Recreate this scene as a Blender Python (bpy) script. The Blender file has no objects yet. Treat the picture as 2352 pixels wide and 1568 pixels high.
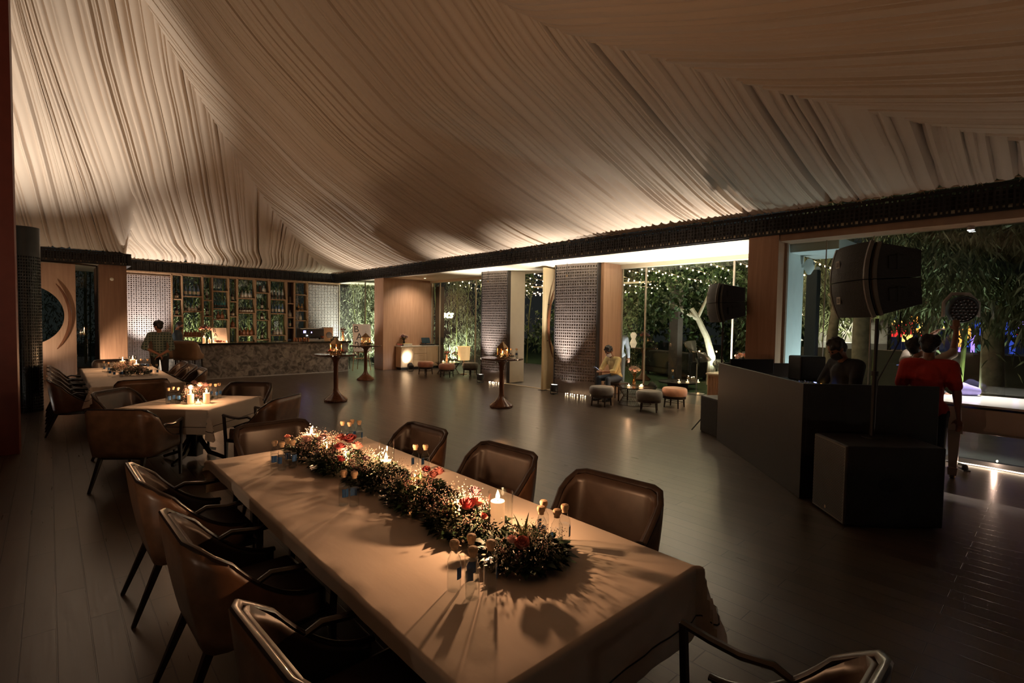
import bpy, math, random
from mathutils import Vector, Matrix, noise
random.seed(7)
S = bpy.context.scene
C = S.collection
PI = math.pi

# ---------------------------------------------------------------- camera
cam_d = bpy.data.cameras.new('camera'); cam = bpy.data.objects.new('camera', cam_d); C.objects.link(cam)
cam_d.sensor_width = 36.0; cam_d.lens = 1165.4 / 2352 * 36; cam_d.clip_end = 200
pit, rol, yaw = .04099, .01477, .73916
F = Vector((math.sin(yaw)*math.cos(pit), math.cos(yaw)*math.cos(pit), -math.sin(pit)))
s_ = Vector((math.cos(yaw), -math.sin(yaw), 0)); u_ = s_.cross(F)
R_ = s_*math.cos(rol) + u_*math.sin(rol); U_ = -s_*math.sin(rol) + u_*math.cos(rol)
m = Matrix.Identity(4)
for i in range(3):
    m[i][0] = R_[i]; m[i][1] = U_[i]; m[i][2] = -F[i]
m[0][3], m[1][3], m[2][3] = 0, 0, 1.9
cam.matrix_world = m
S.camera = cam

# ---------------------------------------------------------------- view, world, cycles limits
S.view_settings.view_transform = 'Standard'; S.view_settings.look = 'None'
S.view_settings.exposure = 1.25; S.view_settings.gamma = 1.0; S.view_settings.use_curve_mapping = False
cy = S.cycles
cy.max_bounces = 6; cy.diffuse_bounces = 3; cy.glossy_bounces = 3; cy.transmission_bounces = 4; cy.transparent_max_bounces = 14
cy.caustics_reflective = False; cy.caustics_refractive = False
cy.sample_clamp_indirect = 3.0; cy.sample_clamp_direct = 0
cy.use_adaptive_sampling = True; cy.adaptive_threshold = 0.03
W = bpy.data.worlds.new('night'); S.world = W; W.use_nodes = True
bg = W.node_tree.nodes['Background']; bg.inputs[0].default_value = (.42, .45, .42, 1); bg.inputs[1].default_value = .012

def lamp(name, kind, loc, power, col=(1, .75, .5), rad=.03, parent=None, **k):
    d = bpy.data.lights.new(name, kind); d.energy = power; d.color = col
    if kind in ('POINT', 'SPOT'): d.shadow_soft_size = rad
    d.use_shadow = True
    if kind == 'SPOT':
        d.spot_size = math.radians(k.get('size', 60)); d.spot_blend = k.get('blend', .7)
    if kind == 'AREA':
        d.shape = 'RECTANGLE'; d.size = k.get('sx', 1); d.size_y = k.get('sy', 1)
    o = bpy.data.objects.new(name, d); C.objects.link(o); o.location = loc
    if 'aim' in k:
        v = Vector(k['aim']) - Vector(loc)
        o.rotation_euler = v.to_track_quat('-Z', 'Y').to_euler()
    if parent: o.parent = parent
    return o

# lamp colours
WARM = (1, .80, .58); WHITE = (1, .92, .83)
# every lamp stands in its own fitting, built further down


# ---------------------------------------------------------------- materials
MATS = {}
def mat(name, col, rough=.5, metal=0, var=.12, scale=6, bump=0, emit=None, es=1, spec=.5, stretch=None, sheen=0, sub=0, coat=0):
    if name in MATS: return MATS[name]
    M = bpy.data.materials.new(name); M.use_nodes = True; nt = M.node_tree; b = nt.nodes['Principled BSDF']
    b.inputs['Roughness'].default_value = rough; b.inputs['Metallic'].default_value = metal
    b.inputs['Specular IOR Level'].default_value = spec
    if sheen: b.inputs['Sheen Weight'].default_value = sheen
    if coat: b.inputs['Coat Weight'].default_value = coat; b.inputs['Coat Roughness'].default_value = .12
    if sub: b.inputs['Subsurface Weight'].default_value = sub; b.inputs['Subsurface Radius'].default_value = (.03, .015, .008)
    tc = nt.nodes.new('ShaderNodeTexCoord'); mp = nt.nodes.new('ShaderNodeMapping'); nt.links.new(tc.outputs['Object'], mp.inputs[0])
    mp.inputs['Scale'].default_value = stretch or (1, 1, 1)
    n = nt.nodes.new('ShaderNodeTexNoise'); n.inputs['Scale'].default_value = scale; n.inputs['Detail'].default_value = 5
    nt.links.new(mp.outputs[0], n.inputs['Vector'])
    r = nt.nodes.new('ShaderNodeValToRGB')
    r.color_ramp.elements[0].position = .3; r.color_ramp.elements[1].position = .7
    r.color_ramp.elements[0].color = [c*(1-var) for c in col] + [1]; r.color_ramp.elements[1].color = [min(1, c*(1+var)) for c in col] + [1]
    nt.links.new(n.outputs['Fac'], r.inputs[0]); nt.links.new(r.outputs[0], b.inputs['Base Color'])
    if bump:
        bp = nt.nodes.new('ShaderNodeBump'); bp.inputs['Strength'].default_value = bump; bp.inputs['Distance'].default_value = .01
        nt.links.new(n.outputs['Fac'], bp.inputs['Height']); nt.links.new(bp.outputs[0], b.inputs['Normal'])
    if emit:
        b.inputs['Emission Color'].default_value = [*emit, 1]; b.inputs['Emission Strength'].default_value = es
        M.cycles.emission_sampling = 'NONE' if es < 8 else 'AUTO'
    MATS[name] = M
    return M

def film_mat(name, col, alpha, rough):
    M = mat(name, col, rough); M.node_tree.nodes['Principled BSDF'].inputs['Alpha'].default_value = alpha; return M
def glass_mat(name, tint=(1, 1, 1), refl=1.45, rough=0.0):
    if name in MATS: return MATS[name]
    M = bpy.data.materials.new(name); M.use_nodes = True; nt = M.node_tree; nt.nodes.clear()
    o = nt.nodes.new('ShaderNodeOutputMaterial'); mx = nt.nodes.new('ShaderNodeMixShader')
    t = nt.nodes.new('ShaderNodeBsdfTransparent'); t.inputs[0].default_value = [*tint, 1]
    g = nt.nodes.new('ShaderNodeBsdfGlossy'); g.inputs['Roughness'].default_value = rough
    lw = nt.nodes.new('ShaderNodeLayerWeight'); lw.inputs[0].default_value = .5
    pw = nt.nodes.new('ShaderNodeMath'); pw.operation = 'POWER'; pw.inputs[1].default_value = 4.2
    ma = nt.nodes.new('ShaderNodeMath'); ma.operation = 'MULTIPLY_ADD'; ma.inputs[1].default_value = .9; ma.inputs[2].default_value = .035*(refl-1)/.45
    nt.links.new(lw.outputs['Facing'], pw.inputs[0]); nt.links.new(pw.outputs[0], ma.inputs[0]); nt.links.new(ma.outputs[0], mx.inputs[0])
    nt.links.new(t.outputs[0], mx.inputs[1]); nt.links.new(g.outputs[0], mx.inputs[2])
    nt.links.new(mx.outputs[0], o.inputs[0]); MATS[name] = M
    return M

def emis(name, col, s, sample=False):
    if name in MATS: return MATS[name]
    M = bpy.data.materials.new(name); M.use_nodes = True; nt = M.node_tree; b = nt.nodes['Principled BSDF']
    b.inputs['Base Color'].default_value = (*[c*.3 for c in col], 1)
    b.inputs['Emission Color'].default_value = (*col, 1); b.inputs['Emission Strength'].default_value = s
    M.cycles.emission_sampling = 'AUTO' if sample else 'NONE'
    MATS[name] = M
    return M

def wood_mat(name, c1, c2, rough=.4, axis='Z', scale=1.6, coat=0, bump=.15):
    if name in MATS: return MATS[name]
    M = bpy.data.materials.new(name); M.use_nodes = True; nt = M.node_tree; b = nt.nodes['Principled BSDF']
    b.inputs['Roughness'].default_value = rough
    if coat: b.inputs['Coat Weight'].default_value = coat
    tc = nt.nodes.new('ShaderNodeTexCoord'); mp = nt.nodes.new('ShaderNodeMapping'); nt.links.new(tc.outputs['Object'], mp.inputs[0])
    sc = [14, 14, 14]; sc['XYZ'.index(axis)] = .7; mp.inputs['Scale'].default_value = sc
    n = nt.nodes.new('ShaderNodeTexNoise'); n.inputs['Scale'].default_value = scale; n.inputs['Detail'].default_value = 8; n.inputs['Distortion'].default_value = .6
    nt.links.new(mp.outputs[0], n.inputs['Vector'])
    r = nt.nodes.new('ShaderNodeValToRGB'); r.color_ramp.elements[0].position = .3; r.color_ramp.elements[1].position = .72
    r.color_ramp.elements[0].color = [*c1, 1]; r.color_ramp.elements[1].color = [*c2, 1]
    nt.links.new(n.outputs['Fac'], r.inputs[0]); nt.links.new(r.outputs[0], b.inputs['Base Color'])
    bp = nt.nodes.new('ShaderNodeBump'); bp.inputs['Strength'].default_value = bump; bp.inputs['Distance'].default_value = .004
    nt.links.new(n.outputs['Fac'], bp.inputs['Height']); nt.links.new(bp.outputs[0], b.inputs['Normal'])
    MATS[name] = M
    return M

def floor_mat():
    M = bpy.data.materials.new('plank_floor'); M.use_nodes = True; nt = M.node_tree; b = nt.nodes['Principled BSDF']; L = nt.links.new
    tc = nt.nodes.new('ShaderNodeTexCoord'); mp = nt.nodes.new('ShaderNodeMapping'); L(tc.outputs['Object'], mp.inputs[0])
    mp.inputs['Rotation'].default_value = (0, 0, PI/2)
    bk = nt.nodes.new('ShaderNodeTexBrick'); L(mp.outputs[0], bk.inputs[0])
    bk.offset = .37; bk.inputs['Scale'].default_value = 1; bk.inputs['Brick Width'].default_value = 1.35; bk.inputs['Row Height'].default_value = .155
    bk.inputs['Mortar Size'].default_value = .004; bk.inputs['Mortar Smooth'].default_value = .3; bk.inputs['Bias'].default_value = -.2
    bk.inputs['Color1'].default_value = (.085, .062, .045, 1); bk.inputs['Color2'].default_value = (.055, .040, .030, 1); bk.inputs['Mortar'].default_value = (.012, .009, .007, 1)
    mp2 = nt.nodes.new('ShaderNodeMapping'); L(tc.outputs['Object'], mp2.inputs[0]); mp2.inputs['Scale'].default_value = (22, 1.2, 1)
    n = nt.nodes.new('ShaderNodeTexNoise'); n.inputs['Scale'].default_value = 2.2; n.inputs['Detail'].default_value = 8; L(mp2.outputs[0], n.inputs['Vector'])
    mx = nt.nodes.new('ShaderNodeMix'); mx.data_type = 'RGBA'; mx.blend_type = 'MULTIPLY'; mx.inputs[0].default_value = .7
    rr = nt.nodes.new('ShaderNodeMapRange'); L(n.outputs['Fac'], rr.inputs[0]); rr.inputs[3].default_value = .55; rr.inputs[4].default_value = 1.6
    L(bk.outputs['Color'], mx.inputs[6]); L(rr.outputs[0], mx.inputs[7]); L(mx.outputs[2], b.inputs['Base Color'])
    r2 = nt.nodes.new('ShaderNodeMapRange'); L(n.outputs['Fac'], r2.inputs[0]); r2.inputs[3].default_value = .23; r2.inputs[4].default_value = .38
    L(r2.outputs[0], b.inputs['Roughness']); b.inputs['Specular IOR Level'].default_value = .9
    # shallow cupping of every board plus the open joints
    wv = nt.nodes.new('ShaderNodeTexNoise'); wv.inputs['Scale'].default_value = 1.4; L(mp2.outputs[0], wv.inputs['Vector'])
    ad = nt.nodes.new('ShaderNodeMath'); ad.operation = 'SUBTRACT'; mu = nt.nodes.new('ShaderNodeMath'); mu.operation = 'MULTIPLY'; mu.inputs[1].default_value = .14
    L(wv.outputs['Fac'], mu.inputs[0]); L(mu.outputs[0], ad.inputs[0]); L(bk.outputs['Fac'], ad.inputs[1])
    bp = nt.nodes.new('ShaderNodeBump'); bp.inputs['Strength'].default_value = .5; bp.inputs['Distance'].default_value = .006
    L(ad.outputs[0], bp.inputs['Height']); L(bp.outputs[0], b.inputs['Normal'])
    return M

# palette
wood_panel = wood_mat('honey_veneer', (.38, .205, .12), (.49, .285, .175), .45)
wood_pale = wood_mat('pale_veneer', (.50, .34, .20), (.62, .44, .27), .45)
wood_red = wood_mat('red_brown_wood', (.12, .045, .022), (.22, .085, .04), .25, scale=2, coat=.6)
wood_dark = wood_mat('dark_lacquer_wood', (.016, .010, .008), (.034, .02, .014), .28, coat=.35)
wood_oak = wood_mat('shelf_oak', (.33, .19, .10), (.45, .27, .15), .45)
bronze = mat('dark_bronze', (.055, .048, .045), .42, .5, .1)
bronze2 = mat('bronze_screen', (.20, .165, .15), .42, .55, .1)
pearl = mat('pearl_screen', (.50, .44, .43), .45, .3, .06)
beamm = mat('black_bronze_beam', (.022, .019, .017), .45, .3, .1)
cream = mat('cream_plaster', (.74, .66, .50), .7, 0, .03)
white_wall = mat('white_plaster', (.72, .74, .72), .7, 0, .04)
black = mat('matt_black', (.012, .012, .012), .55, 0, .1)
black_gr = mat('black_grille', (.02, .022, .022), .7, 0, .2, 90, .5)
booth_m = mat('dark_grey_laminate', (.018, .017, .016), .5, 0, .15, 30)
leather_out = mat('tan_leather', (.17, .085, .045), .36, 0, .3, 9, .12)
leather_in = mat('dark_brown_leather', (.045, .028, .02), .38, 0, .25, 9, .12)
cloth_m = mat('cream_table_linen', (.64, .53, .43), .85, 0, .05, 5, .5, sheen=.2, stretch=(1, .35, 1))
stripe_m = mat('black_hem_stripe', (.02, .015, .015), .8)
cork = mat('cork', (.62, .42, .25), .8, 0, .2, 60)
label_blue = mat('blue_label', (.02, .09, .24), .5, 0, .25, 40)
g_clear = glass_mat('clear_glass', (.96, .97, .96))
g_win = glass_mat('window_glass', (.9, .95, .92), 1.5)
g_bottle = glass_mat('water_bottle', (.93, .94, .94), 1.3)
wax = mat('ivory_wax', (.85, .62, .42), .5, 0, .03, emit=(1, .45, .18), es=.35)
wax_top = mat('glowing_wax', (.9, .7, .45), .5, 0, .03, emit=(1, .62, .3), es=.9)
flame_m = emis('flame', (1, .66, .33), 7)
wick_m = mat('wick', (.03, .02, .015), .9)
leaf_m = mat('dark_leaf', (.022, .045, .018), .5, 0, .4, 20)
leaf2_m = mat('olive_leaf', (.05, .065, .025), .55, 0, .4, 20)
bamboo_leaf = mat('bamboo_leaf', (.215, .235, .135), .5, 0, .45, 8)
tree_leaf = mat('broad_leaf', (.045, .085, .03), .45, 0, .5, 8)
gyp_m = mat('baby_breath_white', (.78, .62, .5), .7)
dusty = mat('dusty_pink', (.34, .17, .16), .7, 0, .35, 30)
rose_m = mat('pink_rose', (.70, .26, .21), .5, 0, .2, 40)
rose2_m = mat('red_pink_rose', (.56, .12, .12), .5, 0, .2, 40)
rose3_m = mat('pale_rose', (.78, .5, .46), .5, 0, .2, 40)
mauve = mat('mauve_bloom', (.30, .17, .2), .7, 0, .35, 40)
skin_m = mat('brown_skin', (.26, .12, .07), .5, 0, .08, sub=.05)
hair_m = mat('black_hair', (.01, .008, .007), .5, 0, .3, 60, .6)
brass = mat('aged_brass', (.32, .19, .09), .35, .8, .15)
steel = mat('steel', (.5, .5, .5), .3, .9, .05)

mat('black_box_paint', (.014, .012, .012), .55, 0, .2, 60, .3); mat('trim_grey', (.11, .10, .085), .4); mat('badge_grey', (.36, .34, .30), .5)
# ---------------------------------------------------------------- mesh builder
class MB:
    def __init__(s): s.v = []; s.f = []
    def add(s, vs, fs):
        o = len(s.v); s.v += [tuple(p) for p in vs]; s.f += [tuple(i+o for i in f) for f in fs]; return s
    def box(s, x0, x1, y0, y1, z0, z1, M=None):
        vs = [Vector((x, y, z)) for x in (x0, x1) for y in (y0, y1) for z in (z0, z1)]
        if M: vs = [M @ p for p in vs]
        return s.add(vs, [(0, 1, 3, 2), (4, 6, 7, 5), (0, 4, 5, 1), (2, 3, 7, 6), (0, 2, 6, 4), (1, 5, 7, 3)])
    def lathe(s, prof, seg=24, c=(0, 0, 0), M=None, sq=1.0):
        n = len(prof); vs = []
        for i in range(seg):
            a = 2*PI*i/seg
            for r, z in prof:
                p = Vector((c[0]+r*math.cos(a), c[1]+r*math.sin(a)*sq, c[2]+z)); vs.append(M @ p if M else p)
        fs = []
        for i in range(seg):
            j = (i+1) % seg
            for k in range(n-1): fs.append((i*n+k, j*n+k, j*n+k+1, i*n+k+1))
        if prof[0][0] > 1e-4: fs.append(tuple(i*n for i in range(seg))[::-1])
        if prof[-1][0] > 1e-4: fs.append(tuple(i*n+n-1 for i in range(seg)))
        return s.add(vs, fs)
    def shell(s, prof, seg=24, c=(0, 0, 0)):          # open lathe without caps
        n = len(prof); vs = [(c[0]+r*math.cos(2*PI*i/seg), c[1]+r*math.sin(2*PI*i/seg), c[2]+z) for i in range(seg) for r, z in prof]
        return s.add(vs, [(i*n+k, ((i+1) % seg)*n+k, ((i+1) % seg)*n+k+1, i*n+k+1) for i in range(seg) for k in range(n-1)])
    def tube(s, pts, rad, seg=8, flat=1.0):
        pts = [Vector(p) for p in pts]; n = len(pts); vs = []; up = None
        for i, p in enumerate(pts):
            t = (pts[min(i+1, n-1)] - pts[max(i-1, 0)]).normalized()
            if up is None: up = Vector((0, 0, 1)) if abs(t.z) < .9 else Vector((1, 0, 0))
            a = t.cross(up).normalized(); b = a.cross(t).normalized(); up = b
            r = rad[i] if isinstance(rad, (list, tuple)) else rad
            for k in range(seg):
                q = 2*PI*k/seg + PI/seg; vs.append(p + a*(r*math.cos(q)) + b*(r*flat*math.sin(q)))
        fs = [(i*seg+k, i*seg+(k+1) % seg, (i+1)*seg+(k+1) % seg, (i+1)*seg+k) for i in range(n-1) for k in range(seg)]
        fs += [tuple(range(seg))[::-1], tuple((n-1)*seg+k for k in range(seg))]
        return s.add(vs, fs)
    def ball(s, c, r, seg=10, rings=7, sc=(1, 1, 1), M=None):
        vs = []; c = Vector(c)
        for i in range(1, rings):
            ph = PI*i/rings
            for k in range(seg):
                a = 2*PI*k/seg; p = Vector((r*sc[0]*math.sin(ph)*math.cos(a), r*sc[1]*math.sin(ph)*math.sin(a), r*sc[2]*math.cos(ph)))
                vs.append(c + (M @ p if M else p))
        t = Vector((0, 0, r*sc[2])); vs += [c + (M @ t if M else t), c - (M @ t if M else t)]
        fs = [(i*seg+k, (i+1)*seg+k, (i+1)*seg+(k+1) % seg, i*seg+(k+1) % seg) for i in range(rings-2) for k in range(seg)]
        T = (rings-1)*seg
        fs += [(T, k, (k+1) % seg) for k in range(seg)] + [(T+1, (rings-2)*seg+(k+1) % seg, (rings-2)*seg+k) for k in range(seg)]
        return s.add(vs, fs)
    def cap(s, a, b, ra, rb, seg=10):                  # tapered capsule
        a = Vector(a); b = Vector(b)
        s.ball(a, ra, seg, 7); s.ball(b, rb, seg, 7)
        n = max(2, int((b-a).length/(.6*min(ra, rb)+1e-3))+1)
        n = min(n, 14)
        for i in range(1, n): s.ball(a.lerp(b, i/n), ra+(rb-ra)*i/n, seg, 7)
        return s
    def grid(s, fn, nu, nv, cu=False):
        vs = [fn(i/(nu if cu else nu), j/nv) for i in range(nu if cu else nu+1) for j in range(nv+1)]
        m_ = nv+1; N = nu if cu else nu+1
        return s.add(vs, [(i*m_+j, ((i+1) % N)*m_+j, ((i+1) % N)*m_+j+1, i*m_+j+1) for i in range(nu) for j in range(nv)])
    def prism(s, pts, z0, z1, M=None):
        n = len(pts); vs = [Vector((x, y, z)) for z in (z0, z1) for x, y in pts]
        if M: vs = [M @ p for p in vs]
        return s.add(vs, [tuple(range(n))[::-1], tuple(range(n, 2*n))] + [(i, (i+1) % n, n+(i+1) % n, n+i) for i in range(n)])
    def leaf(s, p, d, up, L, w, bend=.0):
        d = d.normalized(); sd = d.cross(up)
        if sd.length < 1e-3: sd = Vector((1, 0, 0))
        sd.normalize(); m1 = p + d*L*.45; e = p + d*L + Vector((0, 0, -bend*L)); nrm = sd.cross(d)*(w*.25)
        return s.add([p, m1+sd*w*.5+nrm, e, m1-sd*w*.5+nrm], [(0, 1, 2, 3)])
    def build(s, name, m, parent=None, loc=None, rz=0, smooth=True, bev=0, sub=0, solid=0, remesh=0, kind=None):
        me = bpy.data.meshes.new(name); me.from_pydata(s.v, [], s.f); me.update()
        if smooth:
            me.polygons.foreach_set('use_smooth', [True]*len(me.polygons))
            if not remesh and not sub:
                try: me.set_sharp_from_angle(angle=math.radians(38))
                except Exception: pass
        me.materials.append(m)
        o = bpy.data.objects.new(name, me); C.objects.link(o)
        if parent: o.parent = parent
        if loc: o.location = loc
        if rz: o.rotation_euler = (0, 0, rz)
        if solid:
            x = o.modifiers.new('s', 'SOLIDIFY'); x.thickness = solid; x.offset = 0
        if remesh:
            x = o.modifiers.new('r', 'REMESH'); x.mode = 'VOXEL'; x.voxel_size = remesh; x.use_smooth_shade = True
            x = o.modifiers.new('m', 'SMOOTH'); x.iterations = 4; x.factor = .5
        if bev:
            x = o.modifiers.new('b', 'BEVEL'); x.width = bev; x.segments = 2; x.limit_method = 'ANGLE'; x.angle_limit = math.radians(40)
        if sub:
            x = o.modifiers.new('u', 'SUBSURF'); x.levels = sub; x.render_levels = sub
        if kind: o['kind'] = kind
        return o

def tag(o, label, cat, group=None):
    o['label'] = label; o['category'] = cat
    if group: o['group'] = group
    return o
def thing(name, label, cat, loc=(0, 0, 0), rz=0, group=None):
    o = bpy.data.objects.new(name, None); C.objects.link(o); o.empty_display_size = .1
    o.location = loc; o.rotation_euler = (0, 0, rz); return tag(o, label, cat, group)
def dup(root, loc, rz=0, label=None, group=None, scale=None):
    r = root.copy(); C.objects.link(r); r.location = loc; r.rotation_euler = (0, 0, rz)
    if scale: r.scale = scale
    if label: r['label'] = label
    if group: r['group'] = group
    for ch in list(root.children):
        c = ch.copy(); C.objects.link(c); c.parent = r
        for g in list(ch.children):
            d = g.copy(); C.objects.link(d); d.parent = c
    return r
def box(name, m, dims, parent=None, bev=.004, loc=None, rz=0, kind=None):
    return MB().box(*dims).build(name, m, parent, loc, rz, smooth=False, bev=bev, kind=kind)
def arc(a, b, n): return [a+(b-a)*i/n for i in range(n+1)]
def text_mesh(name, body, size, m_, extrude=.0008, center=False, shear=0, bevel=0, fill='BOTH', width=1):
    cu = bpy.data.curves.new(name, 'FONT'); cu.body = body; cu.size = size; cu.extrude = extrude; cu.shear = shear; cu.bevel_depth = bevel; cu.fill_mode = fill
    if center: cu.align_x = 'CENTER'; cu.align_y = 'CENTER'
    o = bpy.data.objects.new(name, cu); C.objects.link(o); bpy.context.view_layer.update()
    me = bpy.data.meshes.new_from_object(o.evaluated_get(bpy.context.evaluated_depsgraph_get())); bpy.data.objects.remove(o); bpy.data.curves.remove(cu)
    me.name = name; me.materials.clear(); me.materials.append(m_); n = bpy.data.objects.new(name, me); C.objects.link(n); return n
ORD = ['first', 'second', 'third', 'fourth', 'fifth', 'sixth', 'seventh', 'eighth', 'ninth', 'tenth', 'eleventh', 'twelfth', 'thirteenth', 'fourteenth', 'fifteenth', 'sixteenth', 'seventeenth', 'eighteenth', 'nineteenth', 'twentieth']
# ================================================================ the setting
def lerp_tab(t, x):
    if x <= t[0][0]: return t[0][1]
    for (a, za), (b, zb) in zip(t, t[1:]):
        if x <= b:
            q = (x-a)/(b-a); return za+(zb-za)*q
    return t[-1][1]
def st(o, kind='structure'): o['kind'] = kind; return o
fm = floor_mat()
fl = MB()
for x0, x1, y0, y1 in [(-7, 9.1, -4, 19.6), (1.8, 9.3, 19.6, 21.9), (-7, 1.8, 19.6, 23.3), (9.1, 11.2, 3.9, 8.0), (9.1, 10.15, 8.0, 12.5), (9.1, 11.2, 12.5, 17.05), (9.1, 9.35, 17.05, 19.6), (9.1, 9.5, -4, 3.9)]:
    fl.box(x0, x1, y0, y1, -.08, 0)
fl.build('floor', fm, smooth=False, kind='structure')
terr_m = mat('grey_terrace_stone', (.20, .19, .19), .38, 0, .12, 3, .1)
tr = MB()
for x0, x1, y0, y1 in [(10.15, 13.1, 8, 12.5), (11.2, 13.1, 3.9, 8), (11.2, 16, 12.5, 20), (9.5, 16, -8, 3.9), (-8, 1.8, 23.3, 30), (9.35, 11.2, 17.75, 23)]:
    tr.box(x0, x1, y0, y1, -.1, -.015)
tr.build('ground_terrace', terr_m, smooth=False, kind='structure')
lawn_m = mat('lawn_green', (.035, .085, .03), .9, 0, .35, 14, .6)
MB().box(13.1, 45, -20, 40, -.12, -.03).build('ground_lawn', lawn_m, smooth=False, kind='structure')
MB().box(-8, 13.1, 21.95, 45, -.14, -.05).build('ground_garden', mat('garden_soil', (.03, .028, .02), .95, 0, .4, 9, .5), smooth=False, kind='structure')
st(box('trim_threshold', cream, (10.12, 10.2, 9.35, 11.45, 0, .012)))

# ---- right side walls between the windows
st(box('wall_right_pillar', wood_panel, (9.1, 11.3, 17.05, 17.75, 0, 3.41)))
st(box('wall_right_entrance', cream, (10.27, 10.95, 11.45, 12.5, 0, 3.41)))
st(box('wall_right_middle', wood_panel, (10.42, 11.25, 8.0, 9.35, 0, 3.41)))
st(box('wall_right_stage', wood_panel, (9.1, 9.42, 3.35, 3.85, 0, 3.41)))
st(box('wall_outside', white_wall, (9.43, 10.3, 3.34, 3.84, 0, 3.41)))
st(box('trim_1', mat('window_frame', (.30, .22, .16), .5), (9.38, 9.46, 3.31, 3.35, 0, 3.41)))
ledge = st(box('ceiling_overhang', white_wall, (9.6, 10.9, 2.6, 3.34, 3.16, 3.36)))
# ---- soffits
sof = MB().box(9.12, 11.4, 3.34, 21.6, 3.41, 3.5).box(9.12, 9.75, -4, 3.34, 3.41, 3.5)
sof.build('ceiling_soffit', cream, smooth=False, kind='structure')
MB().box(-7, 1.78, 19.62, 23.4, 3.41, 3.5).build('ceiling_entry', mat('tan_soffit', (.42, .34, .24), .6), smooth=False, kind='structure')
st(box('trim_2', cream, (11.12, 11.3, 3.9, 8.0, 3.3, 3.41)))
st(box('trim_3', cream, (11.12, 11.3, 12.5, 17.05, 3.33, 3.41)))
st(box('trim_4', mat('brown_lintel', (.34, .20, .12), .5), (9.12, 9.6, -4, 3.34, 3.3, 3.41)))

def pane(name, pts, th=.012):
    (x0, y0), (x1, y1), z0, z1 = pts
    o = MB()
    if abs(x1-x0) < abs(y1-y0): o.box(x0-th/2, x0+th/2, y0, y1, z0, z1)
    else: o.box(x0, x1, y0-th/2, y0+th/2, z0, z1)
    w = o.build(name, g_win, smooth=False); w['kind'] = 'structure'; return w
frame_m = mat('aluminium_frame', (.42, .36, .28), .4, .3)
w1 = pane('window_1', ((9.35, 17.75), (9.35, 21.5), 0, 3.38))
for y in (17.78, 19.0, 21.46): box('window_frame', frame_m, (9.33, 9.37, y-.015, y+.015, 0, 3.41), w1, 0)
w2 = pane('window_2', ((11.2, 12.5), (11.2, 17.05), 0, 3.36))
for y in (14.22, 16.45, 17.02): box('window_frame', frame_m, (11.18, 11.22, y-.018, y+.018, 0, 3.36), w2, 0)
w3 = pane('window_3', ((11.2, 3.9), (11.2, 8.0), 0, 3.36))
for y in (5.03, 7.27, 7.98): box('window_frame', frame_m, (11.18, 11.22, y-.018, y+.018, 0, 3.36), w3, 0)
w4 = pane('window_4', ((9.5, -3), (9.5, 3.34), 0.05, 3.33))
for y in (-1.0, 2.1, 2.75): box('window_frame', frame_m, (9.49, 9.51, y-.006, y+.006, 0.05, 3.33), w4, 0)
box('window_sill', mat('dark_rail', (.03, .03, .03), .4), (9.47, 9.55, -3, 3.34, 0, .06), w4, 0)
w5 = pane('window_5', ((-.3, 23.3), (1.25, 23.3), .05, 3.38))
for x in (1.21, -.28): box('window_frame', frame_m, (x-.03, x+.03, 23.27, 23.33, 0, 3.4), w5, 0)
box('window_sill', frame_m, (-.3, 1.25, 23.26, 23.34, 0, .05), w5, 0)
w6 = pane('window_6', ((3.25, 21.86), (7.95, 21.86), 1.0, 3.33))

# ---- left end walls
st(box('wall_left_pillar', wood_mat('umber_veneer', (.20, .095, .05), (.28, .14, .075), .5), (1.12, 1.78, 19.66, 22.0, 0, 3.41)))
dot = tag(MB().ball((0, 0, 0), .05, 12, 8, (1, .5, 1)).build('wall_sensor', cream, loc=(1.42, 19.655, 2.98)), 'small round cream sensor high on the umber pillar beside the entry', 'sensor')
st(box('wall_entry_side', wood_mat('umber_veneer', 0, 0), (-7, -1.5, 19.66, 19.9, 0, 3.41)))
st(box('wall_left', mat('dark_wall', (.05, .035, .03), .8), (-7.1, -7, -4, 20, 0, 3.8)))
st(box('wall_near', mat('dark_wall', 0), (-7, 9.5, -4.1, -4, 0, 3.8)))
st(box('wall_red_pillar', mat('oxblood_paint', (.16, .03, .02), .5, 0, .1), (-.98, -.33, 9.5, 10.1, 0, 9)))

# ---- perforated metal: real holes in a sheet, with the returns of every hole
def perf(fn, nx, ny, hole, depth, closed=False):
    b = MB()
    for i in range(nx):
        for j in range(ny):
            fx, fy = hole(i, j)
            ax, ay = (1-fx)/2, (1-fy)/2
            P = lambda u, v, w=0: fn(i+u, j+v, w)
            o = [P(0, 0), P(1, 0), P(1, 1), P(0, 1)]
            q = [(ax, ay), (1-ax, ay), (1-ax, 1-ay), (ax, 1-ay)]
            b.add(o + [P(*t) for t in q] + [P(*t, depth) for t in q],
                  [(0, 1, 5, 4), (1, 2, 6, 5), (2, 3, 7, 6), (3, 0, 4, 7), (4, 5, 9, 8), (5, 6, 10, 9), (6, 7, 11, 10), (7, 4, 8, 11)])
    return b
def holeA(i, j):
    if j % 3 == 2: return (.80, .36)
    return (.74, .56) if (i+j) % 2 else (.50, .66)

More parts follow.
